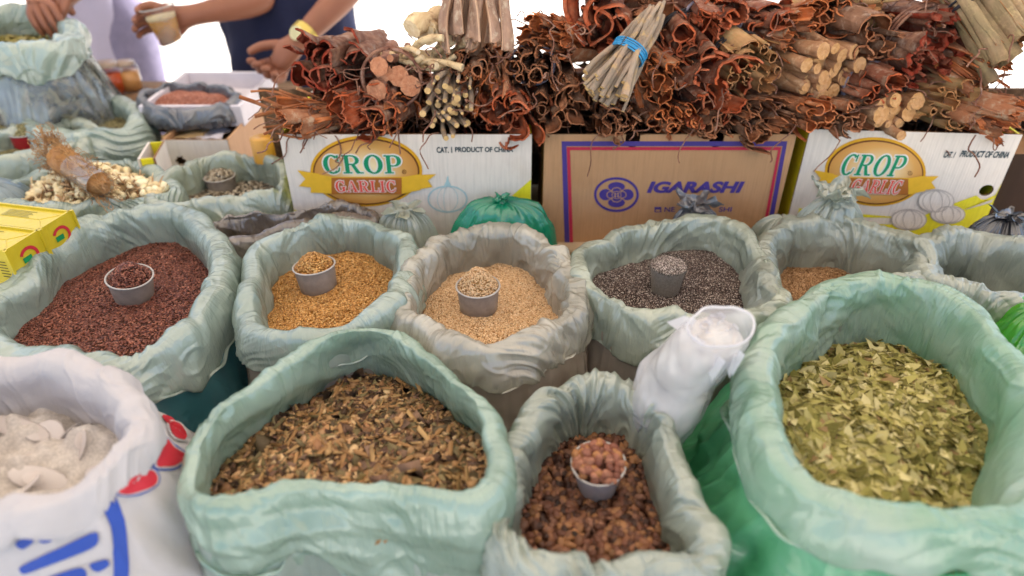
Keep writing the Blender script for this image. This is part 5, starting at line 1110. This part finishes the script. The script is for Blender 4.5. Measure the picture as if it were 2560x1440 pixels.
# ------------------------------------------------------------------ yellow packets, bottom left of the bulbs
ink('fineink', '#8a8030')
def packets():
    z = .455; P0 = atz(177, 531, z); U = atz(-60, 503, z) - P0; U /= np.linalg.norm(U); V = np.cross(np.array([0, 0, 1.]), U); 
    if V[1] > 0: V = -V
    W = .074; Lh = .30; H = .095; ym, nt, o = newmat('yellow_wrapper'); co = coords(nt)
    p = N(nt, "ShaderNodeBsdfPrincipled", Roughness=.32); p.inputs['Base Color'].default_value = (*srgb('#cbb42c'), 1); p.inputs['Specular IOR Level'].default_value = .5
    nt.links.new(bump(nt, ntex(nt, co, 26, 3, .5, 1), .35, .006), p.inputs['Normal']); nt.links.new(p.outputs[0], o.inputs[0])
    for k in range(2):
        a = P0 + V * (k * (W + .001)); t = thing('yellow_packet', a + U * Lh / 2 + V * W / 2 - np.array([0, 0, H]), ['rear yellow wrapped packet left of the flax sack', 'front yellow wrapped packet with big red letter and green seal'][k], 'packet', 'yellow wrapped packets')
        me = bpy.data.meshes.new('wrapper'); import bmesh; bm = bmesh.new(); bmesh.ops.create_cube(bm, size=1)
        for v in bm.verts: q = a + U * (v.co.x + .5) * Lh + V * (v.co.y + .5) * W + np.array([0, 0, (v.co.z - .5) * H]); v.co = Vector(q)
        bmesh.ops.bevel(bm, geom=bm.edges[:], offset=.004, segments=2, affect='EDGES'); bm.normal_update(); bmesh.ops.recalc_face_normals(bm, faces=bm.faces); bm.to_mesh(me); bm.free(); me.materials.append(ym)
        for p_ in me.polygons: p_.use_smooth = False
        obj('wrapper', me, t)
        # folded flaps on the top, fine print lines, seal and big letter on the front
        Z = np.array([0, 0, 1.])
        def patch(pts, m, n_, lift, face):
            if face == 'top': Wp = np.array([a + U * u + V * v + Z * lift for u, v in pts])
            elif face == 'front': Wp = np.array([a + U * u + V * (W + lift) - Z * v for u, v in pts])
            else: Wp = np.array([a - U * lift + V * u - Z * v for u, v in pts])
            c = Wp.mean(0); n = len(pts); V2 = np.vstack([Wp - c, [[0, 0, 0]]]); o_ = obj(n_, mesh_np(n_, V2, np.array([[i, (i + 1) % n, n] for i in range(n)]), [m], smooth=False), t); o_.location = Vector(c)
        b = MB(); 
        for (u0, v0, u1, v1) in ((.0, .004, .035, W / 2), (.0, W - .004, .035, W / 2), (.035, W / 2, .26, W / 2)):
            b.tube([a + U * u0 + V * v0 + Z * .0002, a + U * u1 + V * v1 + Z * .0002], .0007, 5)
        b.obj('wrapper_seam', ym, t)
        for q in range(5): patch([(.06 + (q % 2) * .006, .014 + q * .0048), (.12, .014 + q * .0048), (.12, .0156 + q * .0048), (.06 + (q % 2) * .006, .0156 + q * .0048)], M['fineink'], 'fine_print', .0008, 'top')
        for q in range(6): patch([(.010, .02 + q * .006), (.028, .02 + q * .006), (.028, .0215 + q * .006), (.010, .0215 + q * .006)], M['black'], 'fine_print', .0008, 'front')
        def arcp(cx, cy, r0, r1, a0, a1, n=20):
            A = np.radians(np.linspace(a0, a1, n)); return [(cx + r0 * math.cos(x), cy + r0 * math.sin(x)) for x in A], [(cx + r1 * math.cos(x), cy + r1 * math.sin(x)) for x in A]
        def arcstrip(cx, cy, r0, r1, a0, a1, m, n_, face):
            o1, i1 = arcp(cx, cy, r0, r1, a0, a1)
            f_ = (lambda u, v: a + U * u + V * (W + .0009) - Z * v) if face == 'front' else (lambda u, v: a - U * .0009 + V * u - Z * v)
            Wp = np.array([f_(*q) for pr in zip(o1, i1) for q in pr]); c = Wp.mean(0); o_ = obj(n_, mesh_np(n_, Wp - c, grid_faces(len(o1), 2), [m], smooth=False), t); o_.location = Vector(c)
        arcstrip(.075, .060, .038, .026, -150, 60, M['soapred'], 'red_letter', 'front')
        arcstrip(.125, .022, .0115, .0085, 0, 360, M['green_k'], 'green_seal', 'front'); arcstrip(.125, .022, .006, .001, 0, 360, M['green_k'], 'green_seal', 'front')
        arcstrip(W / 2, .030, .020, .014, 100, 330, M['soapred'], 'red_letter', 'end')
        patch([(W / 2 - .004, .026), (W / 2 + .014, .026), (W / 2 + .014, .036), (W / 2 - .004, .036)], M['green_k'], 'green_mark', .0009, 'end')
    b = MB(); c = P0 + U * .15 + V * .075; zz = .455 - .095
    t = thing('low_box', (c[0], c[1], 0), 'plain box hidden under the yellow packets', 'box'); R = np.stack([U, V, [0, 0, 1]], -1)
    b.box((c[0], c[1], zz / 2 - .001), (.28, .14, zz - .002), 0, R); b.obj('box_wall', M['card_brown'], t, smooth=False)
packets()
# ------------------------------------------------------------------ clear roll of white bags leaning in front of the chia sack
def rollbag():
    C = spl2([atz(1625, 1110, .26), atz(1655, 1020, .36), atz(1710, 925, .43), atz(1762, 865, .488), atz(1806, 815, .54)], 60)
    T = np.gradient(C, axis=0); T /= np.linalg.norm(T, axis=1)[:, None]; A = np.cross(T, [0, 0, 1.]); A /= np.linalg.norm(A, axis=1)[:, None]; B = np.cross(A, T)
    n = 160; th = np.arange(n) / n * 6.28318; s = np.linspace(0, 1, 60)
    t = thing('bag_roll', C[0], 'clear plastic bag stuffed with white carrier bags, leaning between the nut and chia sacks', 'plastic bag')
    def tube_(rad, c0, c1, name, mats, amp, seed, cap=False):
        sl_ = slice(c0, c1); Cc, Aa, Bb = C[sl_], A[sl_], B[sl_]; rr = np.interp(s[sl_], [0, .12, .4, .75, .9, 1], np.array([.50, .92, 1.12, 1.06, .92, .86])) * rad
        V = Cc[None] + rr[None, :, None] * (np.cos(th)[:, None, None] * Aa[None] + 1.0 * np.sin(th)[:, None, None] * Bb[None] * (1 - .38 * s[sl_] ** 2)[None, :, None])
        Nn = np.cos(th)[:, None, None] * Aa[None] + np.sin(th)[:, None, None] * Bb[None]
        d = amp * (crumple(V, 14, seed, 5) + .8 * noise(V * 14, seed) + .5 * noise(V * 34, seed)); V = V + Nn * d[..., None]; F = [grid_faces(n, V.shape[1], True)]; V2 = V.reshape(-1, 3); m_ = V.shape[1]
        if cap:
            for e in ((0, 1.), (m_ - 1, 1.)):
                r0 = V[:, e[0]]; cen = r0.mean(0); rings = [cen + (r0 - cen) * q + T[min(c1, 59) if e[0] else c0] * (.016 * (1 - q) if e[0] else -.010 * (1 - q)) + .006 * crumple(cen + (r0 - cen) * q, 40, 3, 5)[:, None] * np.array([0, 0, 1.]) * (1 if q < 1 else 0) for q in np.linspace(0, 1, 16)]
                G = np.stack(rings, 1); F.append(grid_faces(n, 16, True) + len(V2)); V2 = np.vstack([V2, G.reshape(-1, 3)])
        return obj(name, mesh_np(name, V2, F, mats), t)
    tube_(.0455, 0, 52, 'packed_bags', [solid('packed_white', '#efeae4', .5, .3, .03, 14, .4, 30, trans=.2)], .004, 2, True)
    tube_(.0510, 0, 60, 'clear_sleeve', [film('sleeve_film', '#f2f0f2', '#e6e4e4', .4, .45, .18, 41, .6)], .0060, 2)
    # stiff rolled lip of the sleeve
    cc = C[-1]; b = MB(); a = np.linspace(0, 6.28318, 60); LP = np.array([cc + .0440 * (math.cos(x) * A[-1] + .62 * math.sin(x) * B[-1]) for x in a]); Nr = (LP - cc) / np.linalg.norm(LP - cc, axis=1)[:, None]; LP = LP + Nr * (.006 * (crumple(LP, 14, 2, 5) + .8 * noise(LP * 14, 2) + .5 * noise(LP * 34, 2)))[:, None]; b.tube(LP, .0016, 8, 0, False); b.obj('sleeve_lip', film('lip_film', '#f0eeee', '#e4e2e6', .35, .1, .25, 42, .6), t)
    for k in range(12):   # layered sheet corners sticking out of the pack
        r = np.random.RandomState(k); q = C[47] + A[43] * r.uniform(-.03, .03) + B[43] * r.uniform(-.03, .03); n2 = 9
        X, Y = np.meshgrid(np.linspace(-.5, .5, n2), np.linspace(0, 1, n2), indexing='ij'); w_ = .045; h_ = .028 + .012 * r.rand(); an = r.rand() * 3.1
        D1 = math.cos(an) * A[43] + math.sin(an) * B[43]; V = q + (X * w_ * (1 - .6 * Y))[..., None] * D1 + (Y * h_)[..., None] * T[43] + (.006 * np.sin(X * 6 + k))[..., None] * np.cross(D1, T[43])
        obj('sheet_corner', mesh_np('sheet_corner', V.reshape(-1, 3), grid_faces(n2, n2), [M['white_film']]), t)
def spl2(P, m):
    P = np.array(P); c = np.vstack([2 * P[0] - P[1], P, 2 * P[-1] - P[-2]]); out = []
    for i in range(1, len(c) - 2):
        p0, p1, p2, p3 = c[i - 1:i + 3]; t = np.linspace(0, 1, 20, endpoint=False)[:, None]
        out.append(.5 * ((2 * p1) + (-p0 + p2) * t + (2 * p0 - 5 * p1 + 4 * p2 - p3) * t ** 2 + (-p0 + 3 * p1 - 3 * p2 + p3) * t ** 3))
    Q = np.vstack(out + [c[-2:-1]]); s = np.concatenate([[0], np.cumsum(np.linalg.norm(np.diff(Q, axis=0), axis=1))]); u = np.linspace(0, s[-1], m)
    return np.stack([np.interp(u, s, Q[:, j]) for j in range(3)], -1)
rollbag()
# ------------------------------------------------------------------ print on the white cloth sack (patches lying on its skin)
def inpoly(x, y, P):
    c = False; n = len(P)
    for i in range(n):
        x1, y1 = P[i]; x2, y2 = P[(i + 1) % n]
        if (y1 > y) != (y2 > y) and x < (x2 - x1) * (y - y1) / (y2 - y1) + x1: c = not c
    return c
def smoothpoly(P, n=60): return closed_curve(np.array([(x, y, 0) for x, y in P]), n)[:, :2]
def decal(S, P, m, lift, name, grow=0.):
    body = S['body']; P = smoothpoly(P)
    if grow: c = P.mean(0); P = c + (P - c) * (1 + grow / np.linalg.norm(P - c, axis=1)[:, None])
    me = body.data; bv = DEC.setdefault(body.name, BVHTree.FromPolygons([v.co[:] for v in me.vertices], [p_.vertices[:] for p_ in me.polygons]))
    # fan of rings from the middle out to the traced outline
    c = P.mean(0); R_ = 7; pts = [c + (p_ - c) * q for p_ in P for q in np.linspace(0, 1, R_)]
    V = []
    for x, y in pts:
        d = Vector(ray(x, y)).normalized(); h = bv.ray_cast(Vector(CP), d)
        if h[0] is None: return
        nn = h[1] if h[1].dot(d) < 0 else -h[1]; V.append(np.array(h[0] + nn * lift - d * .0006))
    obj(name, mesh_np(name, np.array(V), grid_faces(len(P), R_, True), [m]), S['obj'])
DEC = {}
W9 = SACKS['white']
for P in ([(293, 1220), (366, 1177), (390, 1193), (378, 1218), (313, 1236)], [(388, 1160), (410, 1103), (432, 1120), (461, 1140), (440, 1163), (412, 1168)], [(420, 1058), (446, 1062), (462, 1084), (459, 1100), (440, 1098), (425, 1083)]):
    decal(W9, P, M['blue'], .0012, 'letter_outline', 9); decal(W9, P, M['cloth'], .0020, 'letter_gap', 5); decal(W9, P, M['soapred'], .0028, 'red_letter')
decal(W9, [(403, 1040), (425, 1043), (436, 1058), (418, 1060)], M['soapred'], .002, 'red_letter')
for P in ([(247, 1247), (280, 1235), (303, 1280), (316, 1330), (322, 1440), (318, 1470), (288, 1470), (285, 1400), (277, 1320), (262, 1275)], [(57, 1413), (150, 1368), (233, 1330), (247, 1340), (235, 1366), (150, 1402), (67, 1432), (54, 1426)], [(100, 1340), (130, 1318), (160, 1300), (167, 1307), (150, 1332), (127, 1353), (105, 1355)], [(43, 1353), (73, 1340), (87, 1351), (63, 1370), (46, 1366)], [(115, 1447), (160, 1428), (200, 1418), (215, 1430), (205, 1448), (120, 1466)], [(223, 1410), (243, 1402), (267, 1397), (274, 1411), (250, 1427), (232, 1424)]):
    decal(W9, P, M['blue'], .002, 'blue_stroke')
# ------------------------------------------------------------------ the two people behind the stall
SKIN = solid('brown_skin', '#8c5a44', .5, .35, .06, 12, .1, 150)
def hand(Vt, E, R_, wi_, wrist, d, nrm, curl_=.5, s=1., thumb=1):
    """palm, four fingers of different length and a thumb, grown from the wrist vertex"""
    d = Vector(d).normalized(); nrm = Vector(nrm).normalized(); side = d.cross(nrm).normalized() * thumb
    def add(p, r, par): Vt.append(tuple(p)); R_.append(r * s); E.append((par, len(Vt) - 1)); return len(Vt) - 1
    w = Vector(wrist); palm = add(w + d * .045 * s, .026, wi_)
    for k, (off, ln) in enumerate(((.030, .072), (.010, .082), (-.010, .076), (-.029, .060))):
        kn = add(w + (d * .088 + side * off) * s, .0115, palm); p = w + (d * .088 + side * off) * s; dd = d.copy(); par = kn
        for q, f in enumerate((.45, .32, .23)):
            ang = curl_ * (1 + .25 * k * .3); dd = (dd * math.cos(ang) + nrm * math.sin(ang)).normalized() if q == 0 else (dd * math.cos(ang) + dd.cross(side).normalized() * (1 if (dd.cross(side)).dot(nrm) > 0 or q else -1) * math.sin(ang) * (1 if (dd.cross(side)).dot(nrm) >= 0 else -1)).normalized()
            p = p + dd * ln * f * s; par = add(p, .0095 - q * .001, par)
    t0 = add(w + (d * .030 + side * .030 + nrm * .010) * s, .014, palm); t1 = add(w + (d * .058 + side * .052 + nrm * .026) * s, .011, t0); add(w + (d * .084 + side * .055 + nrm * .042) * s, .0095, t1)
def build_person(name, label, base, hx, armL, armR, shirt_m, pants_m, yaw=0., hem=.95, width=.20, sleeve=.45, hands=(None, None), hair='#1c1614', long_=0.):
    """base: ground point; arms: (shoulder, elbow, wrist) world points"""
    x, y, z = base; Vt = []; E = []; R_ = []
    def add(p, r, par=None):
        Vt.append(tuple(p)); R_.append(r); 
        if par is not None: E.append((par, len(Vt) - 1))
        return len(Vt) - 1
    pv = add((x, y, z + .95), .125); bl = add((x, y, z + 1.10), .12, pv); ch = add((x, y, z + 1.30), .135, bl); uc = add((x, y, z + 1.42), .10, ch); nk = add((x, y, z + 1.50), .056, uc); n2 = add((x, y - .01, z + 1.56), .056, nk)
    hd = add((x, y - .02, z + 1.64), .088, n2); add((x, y - .02, z + 1.70), .080, hd)
    for (sh, el, wr), hh in ((armL, hands[0]), (armR, hands[1])):
        s = add(sh, .062, uc); m_ = add((Vector(sh) + Vector(el)) / 2, .050, s); e = add(el, .044, m_); f = add(Vector(el) * .6 + Vector(wr) * .4, .044, e); w_ = add(wr, .029, f)
        if hh: hand(Vt, E, R_, w_, wr, *hh)
    for s in (-1, 1):
        h = add((x + s * .09, y, z + .88), .095, pv); k = add((x + s * .10, y - .01, z + .50), .062, h); c = add((x + s * .10, y + .02, z + .30), .056, k); a = add((x + s * .10, y + .03, z + .09), .042, c); add((x + s * .11, y - .12, z + .035), .035, a)
    me = bpy.data.meshes.new('body'); me.from_pydata(Vt, E, []); t = thing(name, (x, y, z), label, 'person'); o = obj('body', me, t)
    md = o.modifiers.new('skin', 'SKIN'); sv = me.skin_vertices[0].data
    for i, r in enumerate(R_): sv[i].radius = (r, r)
    sv[0].use_root = True; ss = o.modifiers.new('sub', 'SUBSURF'); ss.levels = 2; ss.render_levels = 2; me.materials.append(SKIN); md.use_smooth_shade = True
    # face and hair
    b = MB(); th = np.arange(20) / 20 * 6.283
    hp = np.array([x, y - .02, z + 1.665]); b.lathe([(.001, .118), (.05, .110), (.085, .075), (.096, .03), (.092, -.02), (.085, -.05)], hp, 24, fn=lambda V: V * np.array([.98, 1.06, 1]) + np.array([0, .018, 0])); b.obj('hair', solid('dark_hair' + name, hair, .7, .2, .1, 200), t)
    fm = solid('face_dark', '#2a1a16', .5); fs = SKIN
    for s in (-1, 1):
        b = MB(); b.lathe([(.001, .007), (.006, .005), (.008, 0), (.006, -.005), (.001, -.007)], (x + s * .031, y - .098, z + 1.655), 12); b.obj('eye', fm, t)
        b = MB(); b.lathe([(.001, .028), (.012, .02), (.014, 0), (.010, -.02), (.001, -.028)], (x + s * .088, y - .01, z + 1.645), 12); b.obj('ear', fs, t)
    b = MB(); b.tube([(x, y - .098, z + 1.655), (x, y - .112, z + 1.63), (x, y - .118, z + 1.615), (x, y - .10, z + 1.605)], [.006, .009, .012, .007], 8); b.obj('nose', fs, t)
    b = MB(); b.tube([(x - .022, y - .098, z + 1.58), (x, y - .104, z + 1.578), (x + .022, y - .098, z + 1.58)], [.003, .005, .003], 6); b.obj('mouth', solid('lips', '#7a4038', .5), t)
    # shirt: rings down the trunk, folds, open hem
    n, m = 120, 60; zz = np.linspace(1.47, hem, m); A, Zm = np.meshgrid(np.arange(n) / n * 6.28318, zz, indexing='ij')
    wx = np.interp(zz[::-1], [hem, .95, 1.1, 1.3, 1.40, 1.47], [width * 1.02, width * 1.0, width * .97, width * 1.02, width * .92, .075])[::-1]; wy = np.interp(zz[::-1], [hem, .95, 1.1, 1.3, 1.40, 1.47], [.165, .155, .15, .15, .125, .07])[::-1]
    V = np.stack([x + np.cos(A) * wx, y + np.sin(A) * wy, z + Zm], -1)
    d = .016 * noise(np.stack([np.cos(A) * 2.2, np.sin(A) * 2.2, Zm * 3.5], -1), 5) + .012 * noise(V * 9, 7); V[..., 0] += d * np.cos(A); V[..., 1] += d * np.sin(A)
    obj('shirt', mesh_np('shirt', V.reshape(-1, 3), grid_faces(n, m, True), [shirt_m]), t)
    for (sh, el, wr) in (armL, armR):
        sh, el = np.array(sh), np.array(el); s = np.linspace(-.18, sleeve, 10)[:, None]; b = MB(); b.tube(sh + (el - sh) * s, np.interp(s[:, 0], [-.18, 0, sleeve], [.060, .078, .066]), 18, cap=False); b.obj('sleeve', shirt_m, t)
    for s in (-1, 1):
        b = MB(); b.tube([(x + s * .075, y, z + 1.0), (x + s * .095, y, z + .88), (x + s * .10, y - .01, z + .5), (x + s * .10, y + .02, z + .2), (x + s * .10, y + .03, z + .06)], [.10, .12, .088, .078, .074], 20, cap=False); b.obj('trouser_leg', pants_m, t)
        b = MB(); b.tube([(x + s * .10, y + .07, z + .035), (x + s * .10, y, z + .045), (x + s * .11, y - .10, z + .038), (x + s * .115, y - .17, z + .025)], [.036, .045, .046, .028], 12); b.obj('shoe', solid('shoe' + name, '#241e1c', .5), t)
    return t, o
navy = solid('navy_shirt_cloth', '#262a44', .85, .15, .12, 10, .3, 400); dpant = solid('dark_trousers', '#1c1e30', .85, .15, .1, 10)
YP = 2.38; c = aty(728, 60, YP)
elL = aty(668, -2, 2.22); wrL = aty(482, 38, 2.08); elR = aty(905, -60, 2.12); wrR = aty(742, 108, 1.93)
man, mb = build_person('person', 'person in a dark navy shirt holding out a cup of yellow drink', (c[0], YP, GZ), 0,
    ((c[0] - .20, YP - .02, GZ + 1.38), tuple(elL), tuple(wrL)), ((c[0] + .20, YP - .02, GZ + 1.38), tuple(elR), tuple(wrR)), navy, dpant, hem=.62, width=.225, sleeve=.5,
    hands=(((-.98, -.12, .02), (0, -.9, -.2), .55, 1.15, -1), ((-.62, -.25, -.62), (-.3, -.8, .3), 1.15, 1.15, 1)))
b = MB(); ax = (wrR - elR) / np.linalg.norm(wrR - elR); p_ = wrR - ax * .035
b.tube([p_ - ax * .012, p_ + ax * .012], .0385, 24, cap=False); strap = b.obj('watch_strap', solid('watch_gold', '#c8b05a', .3, .6, .05, metallic=.5), man)
b = MB(); q = p_ + np.array([-.01, -.036, .012]); b.tube([q, q + np.array([-.002, -.008, .003])], .019, 20); b.obj('watch_dial', solid('watch_face', '#d8cf9a', .3, .6)).parent = strap; bpy.context.view_layer.update()
for o_ in strap.children: o_.matrix_parent_inverse = strap.matrix_world.inverted()
# pale lettering across the chest, only its lower ends in view
for k in range(7):
    b = MB(); q = aty(574 + k * 15, 2, YP - .185); b.box(q + np.array([0, 0, .008]), (.010, .003, .024)); b.obj('shirt_print', solid('shirt_print_ink', '#a8acb8', .8), man)
# the held cup of yellow drink
def held_cup():
    p = aty(392, 18, 2.03); h = .095; rt, rb = .046, .031; t = thing('plastic_cup', p - np.array([0, 0, h]), 'clear plastic cup of yellow drink held out by the person in the navy shirt', 'cup')
    Rm = np.array(Matrix.Rotation(-.16, 3, 'Y')); fn = lambda V: V @ Rm.T
    b = MB(); b.lathe([(.001, -h), (rb, -h), (rt, 0), (rt + .002, .001)], p, 36, fn=fn); b.obj('cup_wall', film('cup_clear', '#e8e4e0', '#dcd8d6', .2, .75, .08, 51, .8, .2), t)
    b = MB(); q = np.linspace(0, 6.283, 10); b.lathe([(rt + .001 + .002 * math.cos(a), .002 * math.sin(a)) for a in q], p, 36, fn=fn); b.obj('rim', M['cup_rim'], t)
    f1_, f0 = -.032, -h + .004; rr = lambda z: rb + (rt - rb) * (1 + z / h) - .002
    b = MB(); b.lathe([(.001, f0), (rr(f0), f0), (rr(f1_), f1_), (.001, f1_)], p, 36, fn=fn); b.obj('drink', solid('yellow_drink', '#f0b828', .15, .5, .03, trans=.6), t)
    b = MB(); b.lathe([(.001, f1_), (rr(f1_), f1_ + .0005), (rr(f1_ + .012), f1_ + .012), (.001, f1_ + .012)], p, 36, fn=fn); b.obj('foam', solid('foam', '#f4e8c0', .8, .2, .03, trans=.4), t)
held_cup()
white_sh = solid('white_shirt_cloth', '#bcb6cc', .85, .15, .05, 8, .3, 400); gp = solid('grey_trousers', '#8c86a0', .85, .15, .1)
YB2 = 2.62; c = aty(262, 60, YB2); e1 = aty(60, -90, 2.35); w1 = aty(85, -38, 2.05); e2 = aty(300, -110, 2.4); w2 = aty(215, -44, 2.08)
build_person('person', 'person in a white shirt reaching over the tall sack at the top left', (c[0] - .04, YB2, GZ), 0, ((c[0] - .23, YB2 - .03, GZ + 1.38), tuple(e1), tuple(w1)), ((c[0] + .15, YB2 - .03, GZ + 1.38), tuple(e2), tuple(w2)), white_sh, gp, hem=.42, width=.165, sleeve=.7,
    hands=(((.35, -.6, -.45), (.2, .3, -.9), .5, 1.1, 1), ((-.5, -.5, -.35), (-.2, .3, -.9), .5, 1.1, -1)))
